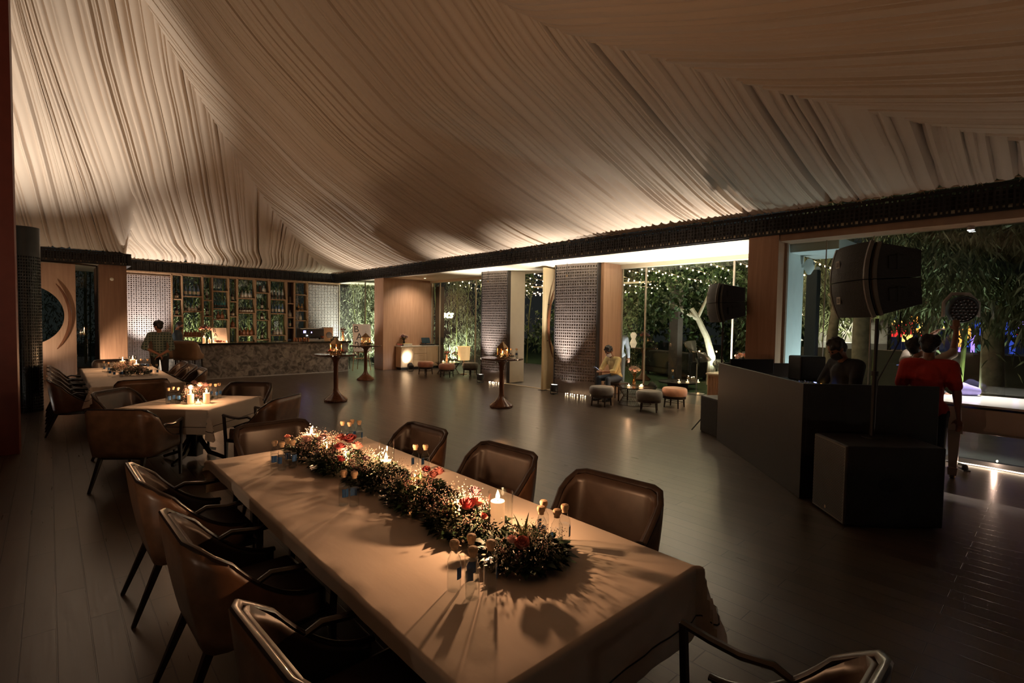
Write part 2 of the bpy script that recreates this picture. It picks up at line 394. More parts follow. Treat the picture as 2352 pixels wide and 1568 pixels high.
# beams
added_glow_m = emis('warm_added_glow', (1, .6, .25), 2.2)  # added glow, stands in for soffit light behind the beam holes
def beam(name, x0, x1, y0, y1, axis):
    L = (x1-x0) if axis == 'X' else (y1-y0); n = int(L/.062); c = L/n; ny = 5; ch = .30/ny
    if axis == 'Y': fn = lambda u, v, w=0: (x0+w, y1-u*c, 3.435+v*ch)
    else: fn = lambda u, v, w=0: (x0+u*c, y0+w, 3.435+v*ch)
    o = perf(fn, n, ny, lambda i, j: (.42, .6) if (i % 3) else (.7, .8), .012).build(name, beamm, smooth=False, kind='structure')
    if axis == 'Y':
        box('beam_rail', beamm, (x0-.01, x0+.05, y0, y1, 3.735, 3.775), o, 0); box('beam_rail', beamm, (x0-.01, x0+.16, y0, y1, 3.41, 3.435), o, 0)
        box('beam_back', mat('beam_back', (.10, .075, .055), .7), (x0+.12, x0+.16, y0, y1, 3.43, 3.72), o, 0)
    else:
        box('beam_rail', beamm, (x0, x1, y0-.01, y0+.05, 3.735, 3.775), o, 0); box('beam_rail', beamm, (x0, x1, y0-.01, y0+.16, 3.41, 3.435), o, 0)
        box('beam_back', mat('beam_back', 0), (x0, x1, y0+.12, y0+.16, 3.43, 3.72), o, 0)
    return o
b1 = beam('beam_right', 9.1, 9.1, -2.5, 21.45, 'Y')
box('added_glow_strip', added_glow_m, (9.14, 9.155, 9.0, 13.5, 3.445, 3.46), b1, 0)  # strips added in the beam cavity so its holes shine
box('added_glow_strip', added_glow_m, (9.14, 9.155, -2.5, 2.2, 3.445, 3.47), b1, 0)
beam('beam_bar', 1.8, 9.1, 21.45, 21.45, 'X')
b3 = beam('beam_entry', -7, 1.8, 19.6, 19.6, 'X')
st(box('trim_5', beamm, (1.78, 1.9, 19.6, 21.5, 3.41, 3.775)))
st(box('trim_6', wood_oak, (1.93, 9.35, 21.36, 21.5, 3.35, 3.41)))

# screens beside the bar shelves, flat
def bar_screen(x0, x1):
    n = int((x1-x0)/.066); c = (x1-x0)/n; ny = 46; ch = 3.2/ny
    o = perf(lambda u, v, w=0: (x0+u*c, 21.5+w, .08+v*ch), n, ny, lambda i, j: ((.40, .42) if j % 2 else (.5, .66)) if i % 2 else (.66, .6), .02).build('wall_screen', pearl, smooth=False, kind='structure')
    box('screen_back', mat('screen_back_grey', (.34, .30, .27), .7), (x0, x1, 21.56, 21.6, 0, 3.35), o, 0)
    box('screen_foot', pearl, (x0, x1, 21.49, 21.52, 0, .08), o, 0)
bar_screen(1.9, 3.19); bar_screen(8.02, 9.34)

# bowed bronze screens on both sides of the entrance
def bowed(name, y0, y1, xr, bow, turn):
    W_ = y1-y0; n = 18; ny = 40; H0 = .34; ch = (3.36-H0)/ny
    def base(u, w=0):
        q = u/n*2-1; x = xr - bow*(1-q*q) + turn*q + w; return (x, y1-(u/n)*W_)
    o = perf(lambda u, v, w=0: (*base(u, w), H0+v*ch), n, ny, holeA, .02).build(name, bronze2, smooth=False, kind='structure')
    def solid(z0, z1, off, nm, m):
        k = MB(); pts = [base(i, off) for i in range(n+1)] + [base(i, off+.03) for i in range(n, -1, -1)]
        k.prism(pts, z0, z1).build(nm, m, o, smooth=False)
    solid(0, H0, 0, 'screen_plinth', bronze2); solid(3.36, 3.41, 0, 'screen_head', bronze2)
    solid(H0, 3.36, .045, 'screen_back', mat('screen_liner', (.60, .52, .40), .6))
    for y, q in ((y1, 0), (y0, n)):
        px, py = base(q); box('screen_edge', bronze, (px-.012, px+.11, py-.02, py+.02, 0, 3.41), o, .004)
    return o
bowed('wall_screen_entrance', 11.44, 12.42, 10.12, .05, .10)
bowed('wall_screen_middle', 8.12, 9.35, 10.2, .07, .12)
def pendant(loc, lab):
    t = thing('pendant_bulb', lab, 'light bulb', loc)
    MB().tube([(0, 0, .0), (0, 0, .312)], .006, 6).build('cord', black, t)
    MB().lathe([(.012, .0), (.02, -.03), (.018, -.05)], 10).build('socket', brass, t)
    MB().lathe([(.016, -.05), (.035, -.085), (.03, -.12), (0, -.135)], 12).build('bulb', g_clear, t)
pendant((9.83, 11.9, 3.1), 'small clear bulb hanging before the bowed screen left of the entrance')
pendant((9.85, 8.75, 3.1), 'small clear bulb hanging before the bowed screen by the seated man')

# dark round perforated column near the left wall
def round_col():
    cx, cy0, R = -.36, 13.6, .25
    o = MB().lathe([(R, 3.0), (R, 3.55)], 40, (cx, cy0, 0)).build('wall_column', mat('charcoal_steel', (.045, .05, .05), .3, .6), kind='structure')
    n = 44; ny = 52; ch = 3.0/ny
    perf(lambda u, v, w=0: (cx+(R-w)*math.cos(2*PI*u/n), cy0+(R-w)*math.sin(2*PI*u/n), v*ch), n, ny, lambda i, j: (.6, .6), .01).build('column_sleeve', mat('charcoal_steel', 0), o, smooth=False)
    MB().lathe([(R-.05, 0), (R-.05, 3.0)], 24, (cx, cy0, 0)).build('column_core', mat('black_core', (.01, .012, .012), .3), o)
round_col()

# ================================================================ draped fabric ceiling
dr = bpy.data.materials.new('gathered_cotton'); dr.use_nodes = True
_b = dr.node_tree.nodes['Principled BSDF']; _b.inputs['Base Color'].default_value = (.60, .475, .36, 1); _b.inputs['Roughness'].default_value = .9
_b.inputs['Sheen Weight'].default_value = .15; _b.inputs['Specular IOR Level'].default_value = .2
TA = [(0, 3.79), (.4, 3.84), (1, 3.96), (2, 4.25), (2.86, 4.52), (4.7, 5.22), (6.2, 6.3), (7.9, 8.0)]
TB = [(0, 3.79), (.6, 3.92), (1.87, 4.45), (4.03, 5.76), (5.6, 7.12), (6.45, 7.85), (7.9, 9.6)]
def smooth_tab(T):
    n = 80; mx = T[-1][0]; v = [lerp_tab(T, mx*i/n) for i in range(n+1)]
    for _ in range(10): v = [v[0]] + [(v[i-1]+2*v[i]+v[i+1])/4 for i in range(1, n)] + [v[-1]]
    return [(mx*i/n, v[i]) for i in range(n+1)]
TA = smooth_tab(TA); TB = smooth_tab(TB)
def tab(T, x):
    mx = T[-1][0]; q = max(0, min(.99999, x/mx))*(len(T)-1); i = int(q); return T[i][1] + (T[i+1][1]-T[i][1])*(q-i)
def sstep(x): x = max(0, min(1, x)); return x*x*(3-2*x)
def folds(L, seed, dens=1.0):
    """ridges across the width: random gathers of uneven width, returned as a function of the coordinate and of the run"""
    rnd = random.Random(seed); fs = []; x = 0
    while x < L:
        w = rnd.choice([.05, .07, .1, .14, .2])/dens; fs.append((x, w, rnd.uniform(.25, 1), rnd.uniform(0, 9))); x += w
    return fs
def fold_columns(L, seed, dens=1.0):
    """column positions and offsets: each gather is a soft bulge between two sharp valleys"""
    cols = []
    for x, w, a, ph in folds(L, seed, dens):
        k = 5 if w > .06 else 4
        for q in range(k):
            t = q/k; cols.append((x+w*t, (a if a < .8 else a*1.7)*min(w, .15)*.62*(1-math.sin(PI*t)**.7), ph, w))
    return cols
def drape(name, L, seed, rows, pos, span, lab):
    """pos(c, t) -> point on the smooth surface; span(c) -> (t0, t1)"""
    cols = fold_columns(L, seed); b = MB(); nr = rows+1
    for c, off, ph, w in cols:
        t0, t1 = span(c)
        for r in range(nr):
            t = t0 + (t1-t0)*r/rows
            wob = .035*noise.noise(Vector((c*.7, t*.55, seed))) + .012*noise.noise(Vector((c*3, t*1.3, seed+5)))
            env = .45+.75*abs(noise.noise(Vector((c*1.7+ph, t*.35, 3.3))))+.25*math.sin(t*.8+ph)
            p = pos(c+wob*min(1, (t-t0)*.8), t); x, y, z = p
            b.v.append((x, y, z + off*1.9*max(.15, env)*min(1, .35+(t-t0)*1.2) + .02*noise.noise(Vector((x*.5, y*.5, seed)))))
    n = len(cols)
    b.f = [(i*nr+r, (i+1)*nr+r, (i+1)*nr+r+1, i*nr+r+1) for i in range(n-1) for r in range(rows)]
    o = b.build(name, dr)
    return tag(o, lab, 'draped fabric')
# side toward the terrace: gathers run square to the long beam
def pos_r(c, t):
    y = 21.5-c; w = sstep((y-6.5)/9); return (9.08-t, y, tab(TA, t)*(1-w)+tab(TB, t)*w)
def span_r(c):
    y = 21.5-c; return (0, max(.05, min(7.9, 21.5-y+.06, y+.62+.06)))
drape('ceiling_drape', 22.0, 11, 54, pos_r, span_r, 'cream gathered fabric slope hanging over the long beam beside the terrace windows')
# side over the bar: gathers lean toward the ridge
def pos_b(c, t):
    e = 9.1-c; k = .2+.15*sstep((e-.5)/2)*sstep((7.2-e)/2); x = e-k*t*sstep(t/1.5)
    lf = 1-sstep((x-1.70)/.2); z = max(3.79, tab(TB, t)-lf*(tab(TB, 1.88)-3.79)*(1-sstep((t-1.88)/2.2)))
    return (x, 21.5-t, z)
def span_b(c):
    e = 9.1-c; t = 7.9
    if e > 1.0:
        for i in range(160):
            tt = i*.05; x, y, z = pos_b(c, tt)
            if 9.1-x < 21.5-y-.0: t = max(.05, tt+.04); break
    return ((0 if e > 1.82 else 1.88), min(7.9, t))
drape('ceiling_drape', 15.8, 23, 54, pos_b, span_b, 'cream gathered fabric slope rising from the beam above the bar')
# side toward the camera end
def pos_n(c, t): return (9.1-c, -.62+t, tab(TA, t)-.02)
def span_n(c):
    return (0, max(.05, min(7.9, c+.10)))
drape('ceiling_drape', 16.0, 37, 46, pos_n, span_n, 'cream gathered fabric slope with long level folds at the stage end')
# hem cord and ties along the long beam
hm = MB(); rnd = random.Random(3); y = 21.3
pts = []
while y > -2.2:
    pts.append((9.06+rnd.uniform(-.015, .015), y, 3.80+rnd.uniform(-.02, .03))); y -= .12
hem = tag(hm.tube(pts, .011, 5).build('hem_rope', mat('tan_rope', (.42, .28, .17), .9)), 'tan rope tying the fabric hem along the long terrace beam', 'rope')
k = MB()
for i in range(90):
    y = 20.8-i*.25+rnd.uniform(-.1, .1); z = 3.79
    for s in (-1, 1): k.tube([(9.05, y, z+.02), (9.045, y+s*.03, z-.03-rnd.uniform(0, .02))], .005, 4)
tie = k.build('tie_knots', mat('tan_rope', 0), hem); tie['kind'] = 'stuff'
pts = [(1.95+i*.12, 21.42+rnd.uniform(-.01, .01), 3.79+rnd.uniform(-.01, .02)) for i in range(59)]
tag(MB().tube(pts, .010, 5).build('hem_rope', mat('tan_rope', 0)), 'tan rope tying the fabric hem along the beam above the bar', 'rope')

# ================================================================ uplights
def uplight(loc, aim, power, lab, size=75, col=WHITE, tilt=0, big=1):
    t = thing('uplight', lab, 'spotlight', loc)
    d = (Vector(aim)-Vector(loc)-Vector((0, 0, .2))).normalized(); q = d.to_track_quat('Z', 'Y').to_matrix().to_4x4()
    Mx = Matrix.Translation((0, 0, .2)) @ q
    MB().lathe([(.07*big, -.13), (.1*big, -.1), (.105*big, .05), (.1*big, .06), (.094*big, .045)], 22, M=Mx).build('housing', black, t)
    MB().lathe([(.0, .046), (.093*big, .046)], 20, M=Mx).build('lens', emis('lamp_lens', (1, .93, .82), 9), t)
    y = MB(); y.tube([(-.13*big, 0, .2), (-.13*big, 0, .02), (.13*big, 0, .02), (.13*big, 0, .2)], .009, 6)
    y.build('bracket', black, t)
    MB().box(-.07, .07, -.07, .07, 0, .02).build('foot_plate', black, t, smooth=False)
    lamp('uplight_beam', 'SPOT', Vector((0, 0, .2))+d*.07, power, col, .05, t, size=size, blend=.9, aim=Vector((0, 0, .2))+d*3)
    return t
# ================================================================ armchairs
def shell_pt(u, v, off=0):
    """u -1..1 round the U from one arm to the other, v 0 bottom..1 top; facing +Y"""
    W2, D, r = .305, .27, .065                      # half width, half depth, corner radius
    a = abs(u); sg = 1 if u > 0 else -1
    La, Lc, Lb = .42, r*PI/2, W2-r                # side, corner, half back
    T = La+Lc+Lb; s = a*T
    if s < Lb: x, y, nx, ny = s, -D, 0, -1
    elif s < Lb+Lc: th = (s-Lb)/r; x = Lb+r*math.sin(th); y = -D+r-r*math.cos(th); nx, ny = math.sin(th), -math.cos(th)
    else: q = s-Lb-Lc; x = W2; y = -D+r+q; nx, ny = 1, 0
    q = max(0, min(1, (a-.33)/.67)); top = .885
    q = max(0, min(1, (a-.35)/.65)); top = .885-.385*(1-(1-q)**2.0)*min(1, .6+q*4)
    bot = .36+.02*q; z = bot+(top-bot)*v
    lean = (z-.36)*.16*(1-q*.6)                   # the back flares out toward the top
    x += (nx*lean*.55)+nx*off; y += ny*lean+ny*off
    return (x*sg, y, z)
def make_chair(label, group, loc, rz, cat='armchair', h=0, name='barrel_armchair'):
    t = thing(name, label, cat, loc, rz, group)
    up = lambda p: (p[0], p[1], p[2]+h)
    MB().grid(lambda a, b: up(shell_pt(a*2-1, b, .028-.01*(2*b-1)**2)), 36, 8).build('outer_shell', leather_out, t, solid=.012)
    MB().grid(lambda a, b: up(shell_pt(a*1.9-.95, .12+.86*b, -.012)), 36, 8).build('backrest', leather_in, t, solid=.03)
    r = MB(); r.tube([up(shell_pt(-1+2*i/44, 1.0, .006)) for i in range(45)], .021, 8, .62); r.build('top_rail', wood_dark, t)
    s = MB(); s.prism([(-.27, .29), (-.28, -.1), (-.2, -.24), (.2, -.24), (.28, -.1), (.27, .29)][::-1], .36+h, .47+h); s.build('seat', leather_in, t, bev=.03)
    f = MB(); f.prism([(-.285, .30), (-.29, -.12), (-.2, -.26), (.2, -.26), (.29, -.12), (.285, .30)][::-1], .325+h, .37+h); f.build('seat_frame', wood_dark, t, bev=.006)
    for sx in (-1, 1):
        a = shell_pt(sx*.60, .97, 0)
        pts = [a, (sx*.318, a[1]+.07, .665), (sx*.315, .10, .645), (sx*.31, .22, .652), (sx*.30, .335, .672)]
        am = MB(); am.tube([up(p) for p in pts], [.016, .02, .021, .021, .02], 8, .8)
        am.build('arm', wood_dark, t)
        MB().tube([up((sx*.298, .325, .675)), up((sx*.292, .305, .36))], [.019, .02], 4).build('arm_post', wood_dark, t)
        MB().tube([up((sx*.29, .30, .37)), (sx*.285, .31, 0)], [.026, .016], 4).build('leg', wood_dark, t)
        MB().tube([up((sx*.22, -.25, .37)), (sx*.25, -.40, 0)], [.028, .016], 4).build('leg', wood_dark, t)
    return t
G1 = 'armchairs around the long table nearest the camera'
def face(x, y): return math.atan2(-x, y)          # rz so local +Y points along (x, y)
ch0 = make_chair('tan leather armchair on the wall side of the near table, farthest of three', G1, (.74, 4.02, 0), face(1, .02))
def chair(x, y, ang, lab, g): return dup(ch0, (x, y, 0), ang, lab, g)
chair(.78, 2.87, face(1, .03), 'tan leather armchair on the wall side of the near table, middle of three', G1)
chair(.83, 1.68, face(1, .05), 'tan leather armchair on the wall side of the near table, nearest the camera', G1)
chair(2.36, 1.90, face(-1, -.1), 'dark lined armchair between near table and dance floor, nearest of three', G1)
chair(2.34, 2.95, face(-1, -.06), 'dark lined armchair between near table and dance floor, middle of three', G1)
chair(2.28, 4.03, face(-1, -.06), 'dark lined armchair between near table and dance floor, farthest of three', G1)
chair(1.56, 4.77, face(0, -1), 'dark lined armchair at the far head of the near table', G1)
chair(1.60, .69, face(0, 1), 'dark armchair at the near end of the near table, mostly out of frame', G1)
G2 = 'armchairs around the square table'
chair(.72, 7.08, face(.62, .78), 'tan leather armchair showing its whole back, on the near side of the square table', G2)
chair(2.02, 6.98, face(-.62, .78), 'tan leather armchair seen from its side, between the square table and the dance floor', G2)
chair(2.06, 8.22, face(-.66, -.75), 'dark lined armchair behind the square table, toward the bar', G2)
chair(.84, 8.38, face(.72, -.69), 'dark lined armchair behind the square table, toward the far long table', G2)
G3 = 'armchairs around the far long table'
for i, y in enumerate((10.75, 11.55, 12.4, 13.2)):
    chair(.32, y, face(1, .0), 'tan armchair in the row by the round column, %s from the camera' % ORD[i], G3)
for i, y in enumerate((11.25, 12.15, 13.05)):
    chair(1.83, y, face(-1, 0), 'tan armchair on the bar side of the far table, %s from the camera' % ORD[i], G3)
chair(1.07, 10.10, face(0, 1), 'tan armchair with its back to the camera, heading the far table', G3)
chair(1.02, 14.15, face(0, -1), 'dark armchair at the far head of the far long table, close to the umber pillar', G3)

# bar stools: the same seat on tall slatted legs
def make_stool(label, loc, rz):
    t = thing('bar_stool', label, 'bar stool', loc, rz, 'leather bar stools at the bar')
    up = lambda p: (p[0]*.88, p[1]*.88, p[2]+.33)
    MB().grid(lambda a, b: up(shell_pt(a*2-1, b, .028)), 30, 6).build('outer_shell', mat('light_tan_leather', (.34, .20, .11), .4, 0, .15), t, solid=.03)
    MB().tube([up(shell_pt(-1+2*i/40, 1.0, .006)) for i in range(41)], .014, 6).build('top_rail', wood_dark, t)
    MB().prism([(-.24, .25), (-.24, -.2), (.24, -.2), (.24, .25)][::-1], .68, .78).build('seat', leather_in, t, bev=.03)
    for sx in (-1, 1):
        for sy in (-1, 1): MB().tube([(sx*.24, sy*.22, .7), (sx*.25, sy*.24, 0)], [.02, .015], 4).build('leg', wood_dark, t)
        MB().tube([(sx*.245, -.23, .25), (sx*.245, .23, .25)], .01, 4).build('stretcher', wood_dark, t)
    for k in range(5): MB().tube([(-.19+k*.095, -.235, .7), (-.19+k*.095, -.235, .24)], .008, 4).build('back_slat', wood_dark, t)
    MB().tube([(-.24, -.235, .24), (.24, -.235, .24)], .012, 4).build('stretcher', wood_dark, t)
    return t
bs = make_stool('tall tan leather bar stool at the bar end, nearer the camera', (2.85, 16.45, 0), face(.55, .85))
dup(bs, (2.42, 17.15, 0), face(.8, .6), 'tall tan leather bar stool at the bar end, behind the plaid shirt')

# ================================================================ tables with cloths
def make_table(lab, x0, x1, y0, y1, z=.74, loc=None, rz=0, group=None, pedestal=False):
    cx, cy_ = (x0+x1)/2, (y0+y1)/2; hx, hy = (x1-x0)/2-.02, (y1-y0)/2-.02
    t = thing('dining_table', lab, 'table', (cx, cy_, 0), rz, group)
    box('tabletop', wood_dark, (-hx, hx, -hy, hy, z-.035, z), t, .004)
    if pedestal:
        MB().box(-.07, .07, -.07, .07, .05, z-.035).build('column', wood_dark, t, smooth=False, bev=.006)
        for sx, sy in ((1, 0), (-1, 0), (0, 1), (0, -1)):
            MB().tube([(sx*.06, sy*.06, .30), (sx*.2, sy*.2, .10), (sx*.42, sy*.42, .03)], [.03, .03, .026], 4).build('leg', wood_dark, t)
    else:
        for sx in (-1, 1):
            for sy in (-1, 1): MB().box(sx*(hx-.2)-.035, sx*(hx-.2)+.035, sy*(hy-.25)-.035, sy*(hy-.25)+.035, 0, z-.035).build('leg', wood_dark, t, smooth=False, bev=.004)
        box('apron', wood_dark, (-hx+.16, hx-.16, -hy+.2, hy-.2, z-.11, z-.035), t, .004)
    return t
def cloth_fn(hx, hy, z, dr_, wav=.02, seed=0, lift=0):
    """a cloth over a box; dr_ = drops at -x, +x, -y, +y. Returns point for plan coordinates (a, b) measured along the cloth"""
    R = .018
    def f(a, b):
        ex = max(0, abs(a)-hx); ey = max(0, abs(b)-hy); sx = 1 if a > 0 else -1; sy = 1 if b > 0 else -1
        wr = .004*noise.noise(Vector((a*4, b*9, seed)))+.0012*noise.noise(Vector((a*14, b*6, seed)))
        def fall(e):
            th = min(e/R, PI/2); return R*math.sin(th), R*(1-math.cos(th)) + max(0, e-R*PI/2)
        if ex == 0 and ey == 0: return (a, b, z+wr+lift)
        if ey == 0:
            o, d = fall(ex); w = wav*min(1, d*5)*(noise.noise(Vector((b*3.1, sx*4, seed)))+.5*noise.noise(Vector((b*8, sx*4, seed))))
            return (sx*(hx+o+w+.03*d+lift), b, z-d+lift*0)
        if ex == 0:
            o, d = fall(ey); w = wav*min(1, d*5)*(noise.noise(Vector((a*3.1, sy*4+9, seed)))+.5*noise.noise(Vector((a*8, sy*4+9, seed))))
            return (a, sy*(hy+o+w+.03*d+lift), z-d)
        ox, dx = fall(ex); oy, dy = fall(ey); d = max(dx, dy)+.22*min(dx, dy); e = min(ex, ey)
        th = math.atan2(ey, ex); q = e*.62; wv = .022*math.sin(th*9+seed)*min(1, e*6)
        return (sx*(hx+ox*(1-min(1, ey*9))*1+q*math.cos(th)*.9+.018+wv+lift), sy*(hy+oy*(1-min(1, ex*9))+q*math.sin(th)*.9+.018-wv+lift), z-d)
    return f
def make_cloth(lab, hx, hy, z, drops, loc, rz=0, group=None, seed=0, wav=.02, stripe=True):
    f = cloth_fn(hx, hy, z, drops, wav, seed); dl, dr2, dn, df = drops
    A0, A1, B0, B1 = -hx-dl, hx+dr2, -hy-dn, hy+df
    def axis(lo, h, hi):
        n = max(4, int(h*2/.06)); core = [-h+2*h*i/n for i in range(n+1)]
        lo_ = [-h-(-h-lo)*i/9 for i in range(9, 0, -1)]; hi_ = [h+(hi-h)*i/9 for i in range(1, 10)]
        e = [.006, .014, .024]; return sorted(set(lo_+core+hi_+[h+q for q in e if h+q < hi]+[-h-q for q in e if -h-q > lo]))
    xs, ys = axis(A0, hx, A1), axis(B0, hy, B1); b = MB(); b.v = [f(a, c) for a in xs for c in ys]; m_ = len(ys)
    b.f = [(i*m_+j, (i+1)*m_+j, (i+1)*m_+j+1, i*m_+j+1) for i in range(len(xs)-1) for j in range(m_-1)]
    o = b.build('tablecloth', cloth_m, None, loc, rz); tag(o, lab, 'tablecloth', group)
    for p in o.data.polygons: p.use_smooth = True
    if stripe:
        g = cloth_fn(hx, hy, z, drops, wav, seed, .0022); s = MB(); inset = .085; w = .007
        def run(line):
            n = len(line); vs = []
            for (a, c), (na, nc) in line: vs += [g(a, c), g(a+na*w, c+nc*w)]
            s.add(vs, [(2*i, 2*i+1, 2*i+3, 2*i+2) for i in range(n-1)])
        for (cval, ax, sg, dd) in ((A1-inset, 0, 1, dr2), (A0+inset, 0, -1, dl), (B1-inset, 1, 1, df), (B0+inset, 1, -1, dn)):
            if dd < .12: continue
            rng = ys if ax == 0 else xs
            lo, hi = (B0+inset, B1-inset) if ax == 0 else (A0+inset, A1-inset)
            rr = [lo]+[q for q in rng if lo < q < hi]+[hi]
            run([((cval, q), (-sg, 0)) if ax == 0 else ((q, cval), (0, -sg)) for q in rr])
        s.build('hem_stripe', stripe_m, o, smooth=False, solid=.001)
    return o
make_table('dark dining table under the linen nearest the camera', .95, 2.20, 1.17, 4.50)
make_cloth('long cream tablecloth with black hem line on the table nearest the camera', .645, 1.685, .762, (.085, .27, .33, .27), (1.575, 2.835, 0), 0, 'cream tablecloths', 1)
make_table('dark dining table under the cloth of the far long table', .50, 1.66, 10.3, 13.9)
make_cloth('long cream tablecloth on the far table beside the perforated column', .60, 1.81, .762, (.27, .27, .27, .27), (1.08, 12.1, 0), 0, 'cream tablecloths', 2)
make_table('square pedestal table under the cloth that hangs in a point', .86, 1.94, 7.23, 8.31, rz=math.radians(45), pedestal=True)
make_cloth('square cream tablecloth with its corner hanging in a point toward the camera', .56, .56, .762, (.31, .31, .31, .31), (1.40, 7.80, 0), math.radians(45), 'cream tablecloths', 3)
ZT = .765

# ================================================================ candles, glasses, bottles
def point_flame(t, z, power):
    return lamp('candle_glow', 'POINT', (0, 0, z), power, (1, .52, .26), .009, t)
def pillar(loc, lab, h=.14, r=.036, power=2.2, group=None):
    t = thing('pillar_candle', lab, 'candle', loc, 0, group)
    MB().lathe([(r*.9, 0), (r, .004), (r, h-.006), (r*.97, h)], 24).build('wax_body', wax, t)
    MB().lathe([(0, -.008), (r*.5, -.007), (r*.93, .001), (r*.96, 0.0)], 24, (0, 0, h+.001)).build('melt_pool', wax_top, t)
    MB().tube([(0, 0, h-.004), (.001, 0, h+.012)], .0014, 5).build('wick', wick_m, t)
    MB().lathe([(0, 0), (.007, .005), (.0115, .015), (.0105, .026), (.005, .042), (0, .054)], 10, (0, 0, h+.006)).build('flame', flame_m, t)
    if power: point_flame(t, h+.068, power)
    return t
def cylinder_glass(loc, lab, h=.24, r=.052, group=None):
    o = MB().shell([(r*.6, .001), (r-.003, .003), (r, .008), (r, h), (r-.0025, h+.001), (r-.003, h), (r-.003, .008), (r*.6, .006)], 32).build('hurricane_glass', g_clear, None, loc)
    return tag(o, lab, 'glass cylinder', group)
cream_glow = mat('frosted_votive', (.7, .45, .3), .4, 0, .1, emit=(1, .5, .22), es=1.5)
def votive(loc, lab, power=.8, group=None, r=.032, h=.065):
    t = thing('votive_candle', lab, 'candle', loc, 0, group)
    MB().shell([(r*.7, .002), (r, .006), (r*1.04, h), (r*1.0, h), (r*.95, .008)], 18).build('glass_cup', g_clear, t)
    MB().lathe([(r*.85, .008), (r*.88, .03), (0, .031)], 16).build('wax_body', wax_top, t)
    MB().lathe([(0, 0), (.006, .006), (.008, .014), (.005, .024), (0, .036)], 8, (0, 0, .032)).build('flame', flame_m, t)
    if power: point_flame(t, .078, power)
    return t
def make_bottle(loc, lab, group):
    t = thing('water_bottle', lab, 'bottle', loc, 0, group)
    MB().lathe([(.024, 0), (.029, .004), (.030, .012), (.030, .115), (.027, .135), (.016, .156), (.0145, .166), (.0155, .170), (.0155, .174)], 16).build('glass_body', g_bottle, t)
    MB().lathe([(.0, .006), (.0275, .007), (.0277, .112), (0, .113)], 12).build('water', glass_mat('water', (.95, .96, .96), 1.0), t)
    MB().lathe([(.0145, .172), (.0148, .182), (.0195, .188), (.0215, .202), (.018, .211), (0, .213)], 14).build('cork_cap', cork, t)
    b = MB(); n = 8; w = .7
    for i in range(n):
        a0 = -w+2*w*i/n; a1 = -w+2*w*(i+1)/n; r = .0305
        b.add([(r*math.cos(a), r*math.sin(a), z) for a in (a0, a1) for z in (.055, .105)], [(0, 2, 3, 1)])
    b.build('label', label_blue, t)
    return t
GB = 'cork capped water bottles on the tables'
bt0 = make_bottle((1.24, 1.70, ZT), 'clear cork capped water bottle, left one of four before the nearest flowers', GB)
def bottle(x, y, lab, rz=0, z=ZT, s=1.0): return dup(bt0, (x, y, z), rz, lab, GB, (s, s, s))
bt0.rotation_euler = (0, 0, -1.1)
bottle(1.33, 1.70, 'clear water bottle with cork cap, farthest of four before the nearest flowers', -2.2)
bottle(1.26, 1.60, 'clear water bottle with cork cap, nearest the camera of all the bottles', 1.5)
bottle(1.355, 1.60, 'clear water bottle with cork cap, right one of four before the nearest flowers', -.6)
for i, (x, y, rz, l) in enumerate([(1.80, 1.74, .5, 'left one'), (1.87, 1.79, 1.8, 'farthest'), (1.83, 1.66, 2.6, 'foremost'), (1.91, 1.68, -.9, 'blue labelled one')]):
    bottle(x, y, 'cork capped water bottle by the nearest dance floor chair, %s of four' % l, rz)
for i, (x, y, rz, l) in enumerate([(1.305, 2.93, -1.6, 'blue labelled one'), (1.345, 2.87, 1.3, 'the clear front one')]):
    bottle(x, y, 'cork capped water bottle before the middle of the garland, %s of two' % l, rz)
for i, (x, y, rz, l) in enumerate([(1.23, 3.97, -2.0, 'left one'), (1.26, 3.90, -2.6, 'second one'), (1.33, 3.99, -1.8, 'rear one'), (1.34, 3.91, -1.3, 'right one')]):
    bottle(x, y, 'cork capped water bottle at the far left of the near garland, %s of four' % l, rz)
for i, (x, y, rz, l) in enumerate([(1.93, 4.36, 2, 'left one'), (1.965, 4.29, 2, 'front one'), (2.03, 4.38, -1, 'rear one'), (2.06, 4.30, -.7, 'right one')]):
    bottle(x, y, 'cork capped water bottle behind the red roses at the far end, %s of four' % l, rz)
for i, (x, y, l) in enumerate([(1.985, 3.22, 'left one'), (2.04, 3.17, 'right one')]):
    bottle(x, y, 'cork capped water bottle behind the garland by the middle chair, %s of two' % l, 2)
for i, (x, y, l) in enumerate([(1.11, 7.75, 'left'), (1.17, 7.82, 'second'), (1.21, 7.73, 'third'), (1.62, 7.93, 'fourth'), (1.67, 7.85, 'fifth'), (1.73, 7.93, 'sixth')]):
    bottle(x, y, 'cork capped water bottle on the square table, %s in the row' % l, -1.2)
for i, (x, y, l) in enumerate([(.78, 12.9, 'farthest on the wall side'), (.83, 12.6, 'second on the wall side'), (.80, 11.9, 'third on the wall side'), (.84, 11.6, 'fourth on the wall side'), (.95, 11.6, 'nearest to the flowers'), (1.40, 11.7, 'left one of the bar side pair'), (1.49, 11.65, 'right one of the bar side pair'), (1.42, 13.2, 'left one behind the candles'), (1.52, 13.1, 'right one behind the candles')]):
    bottle(x, y, 'cork capped water bottle on the far long table, %s' % l, -1.2)

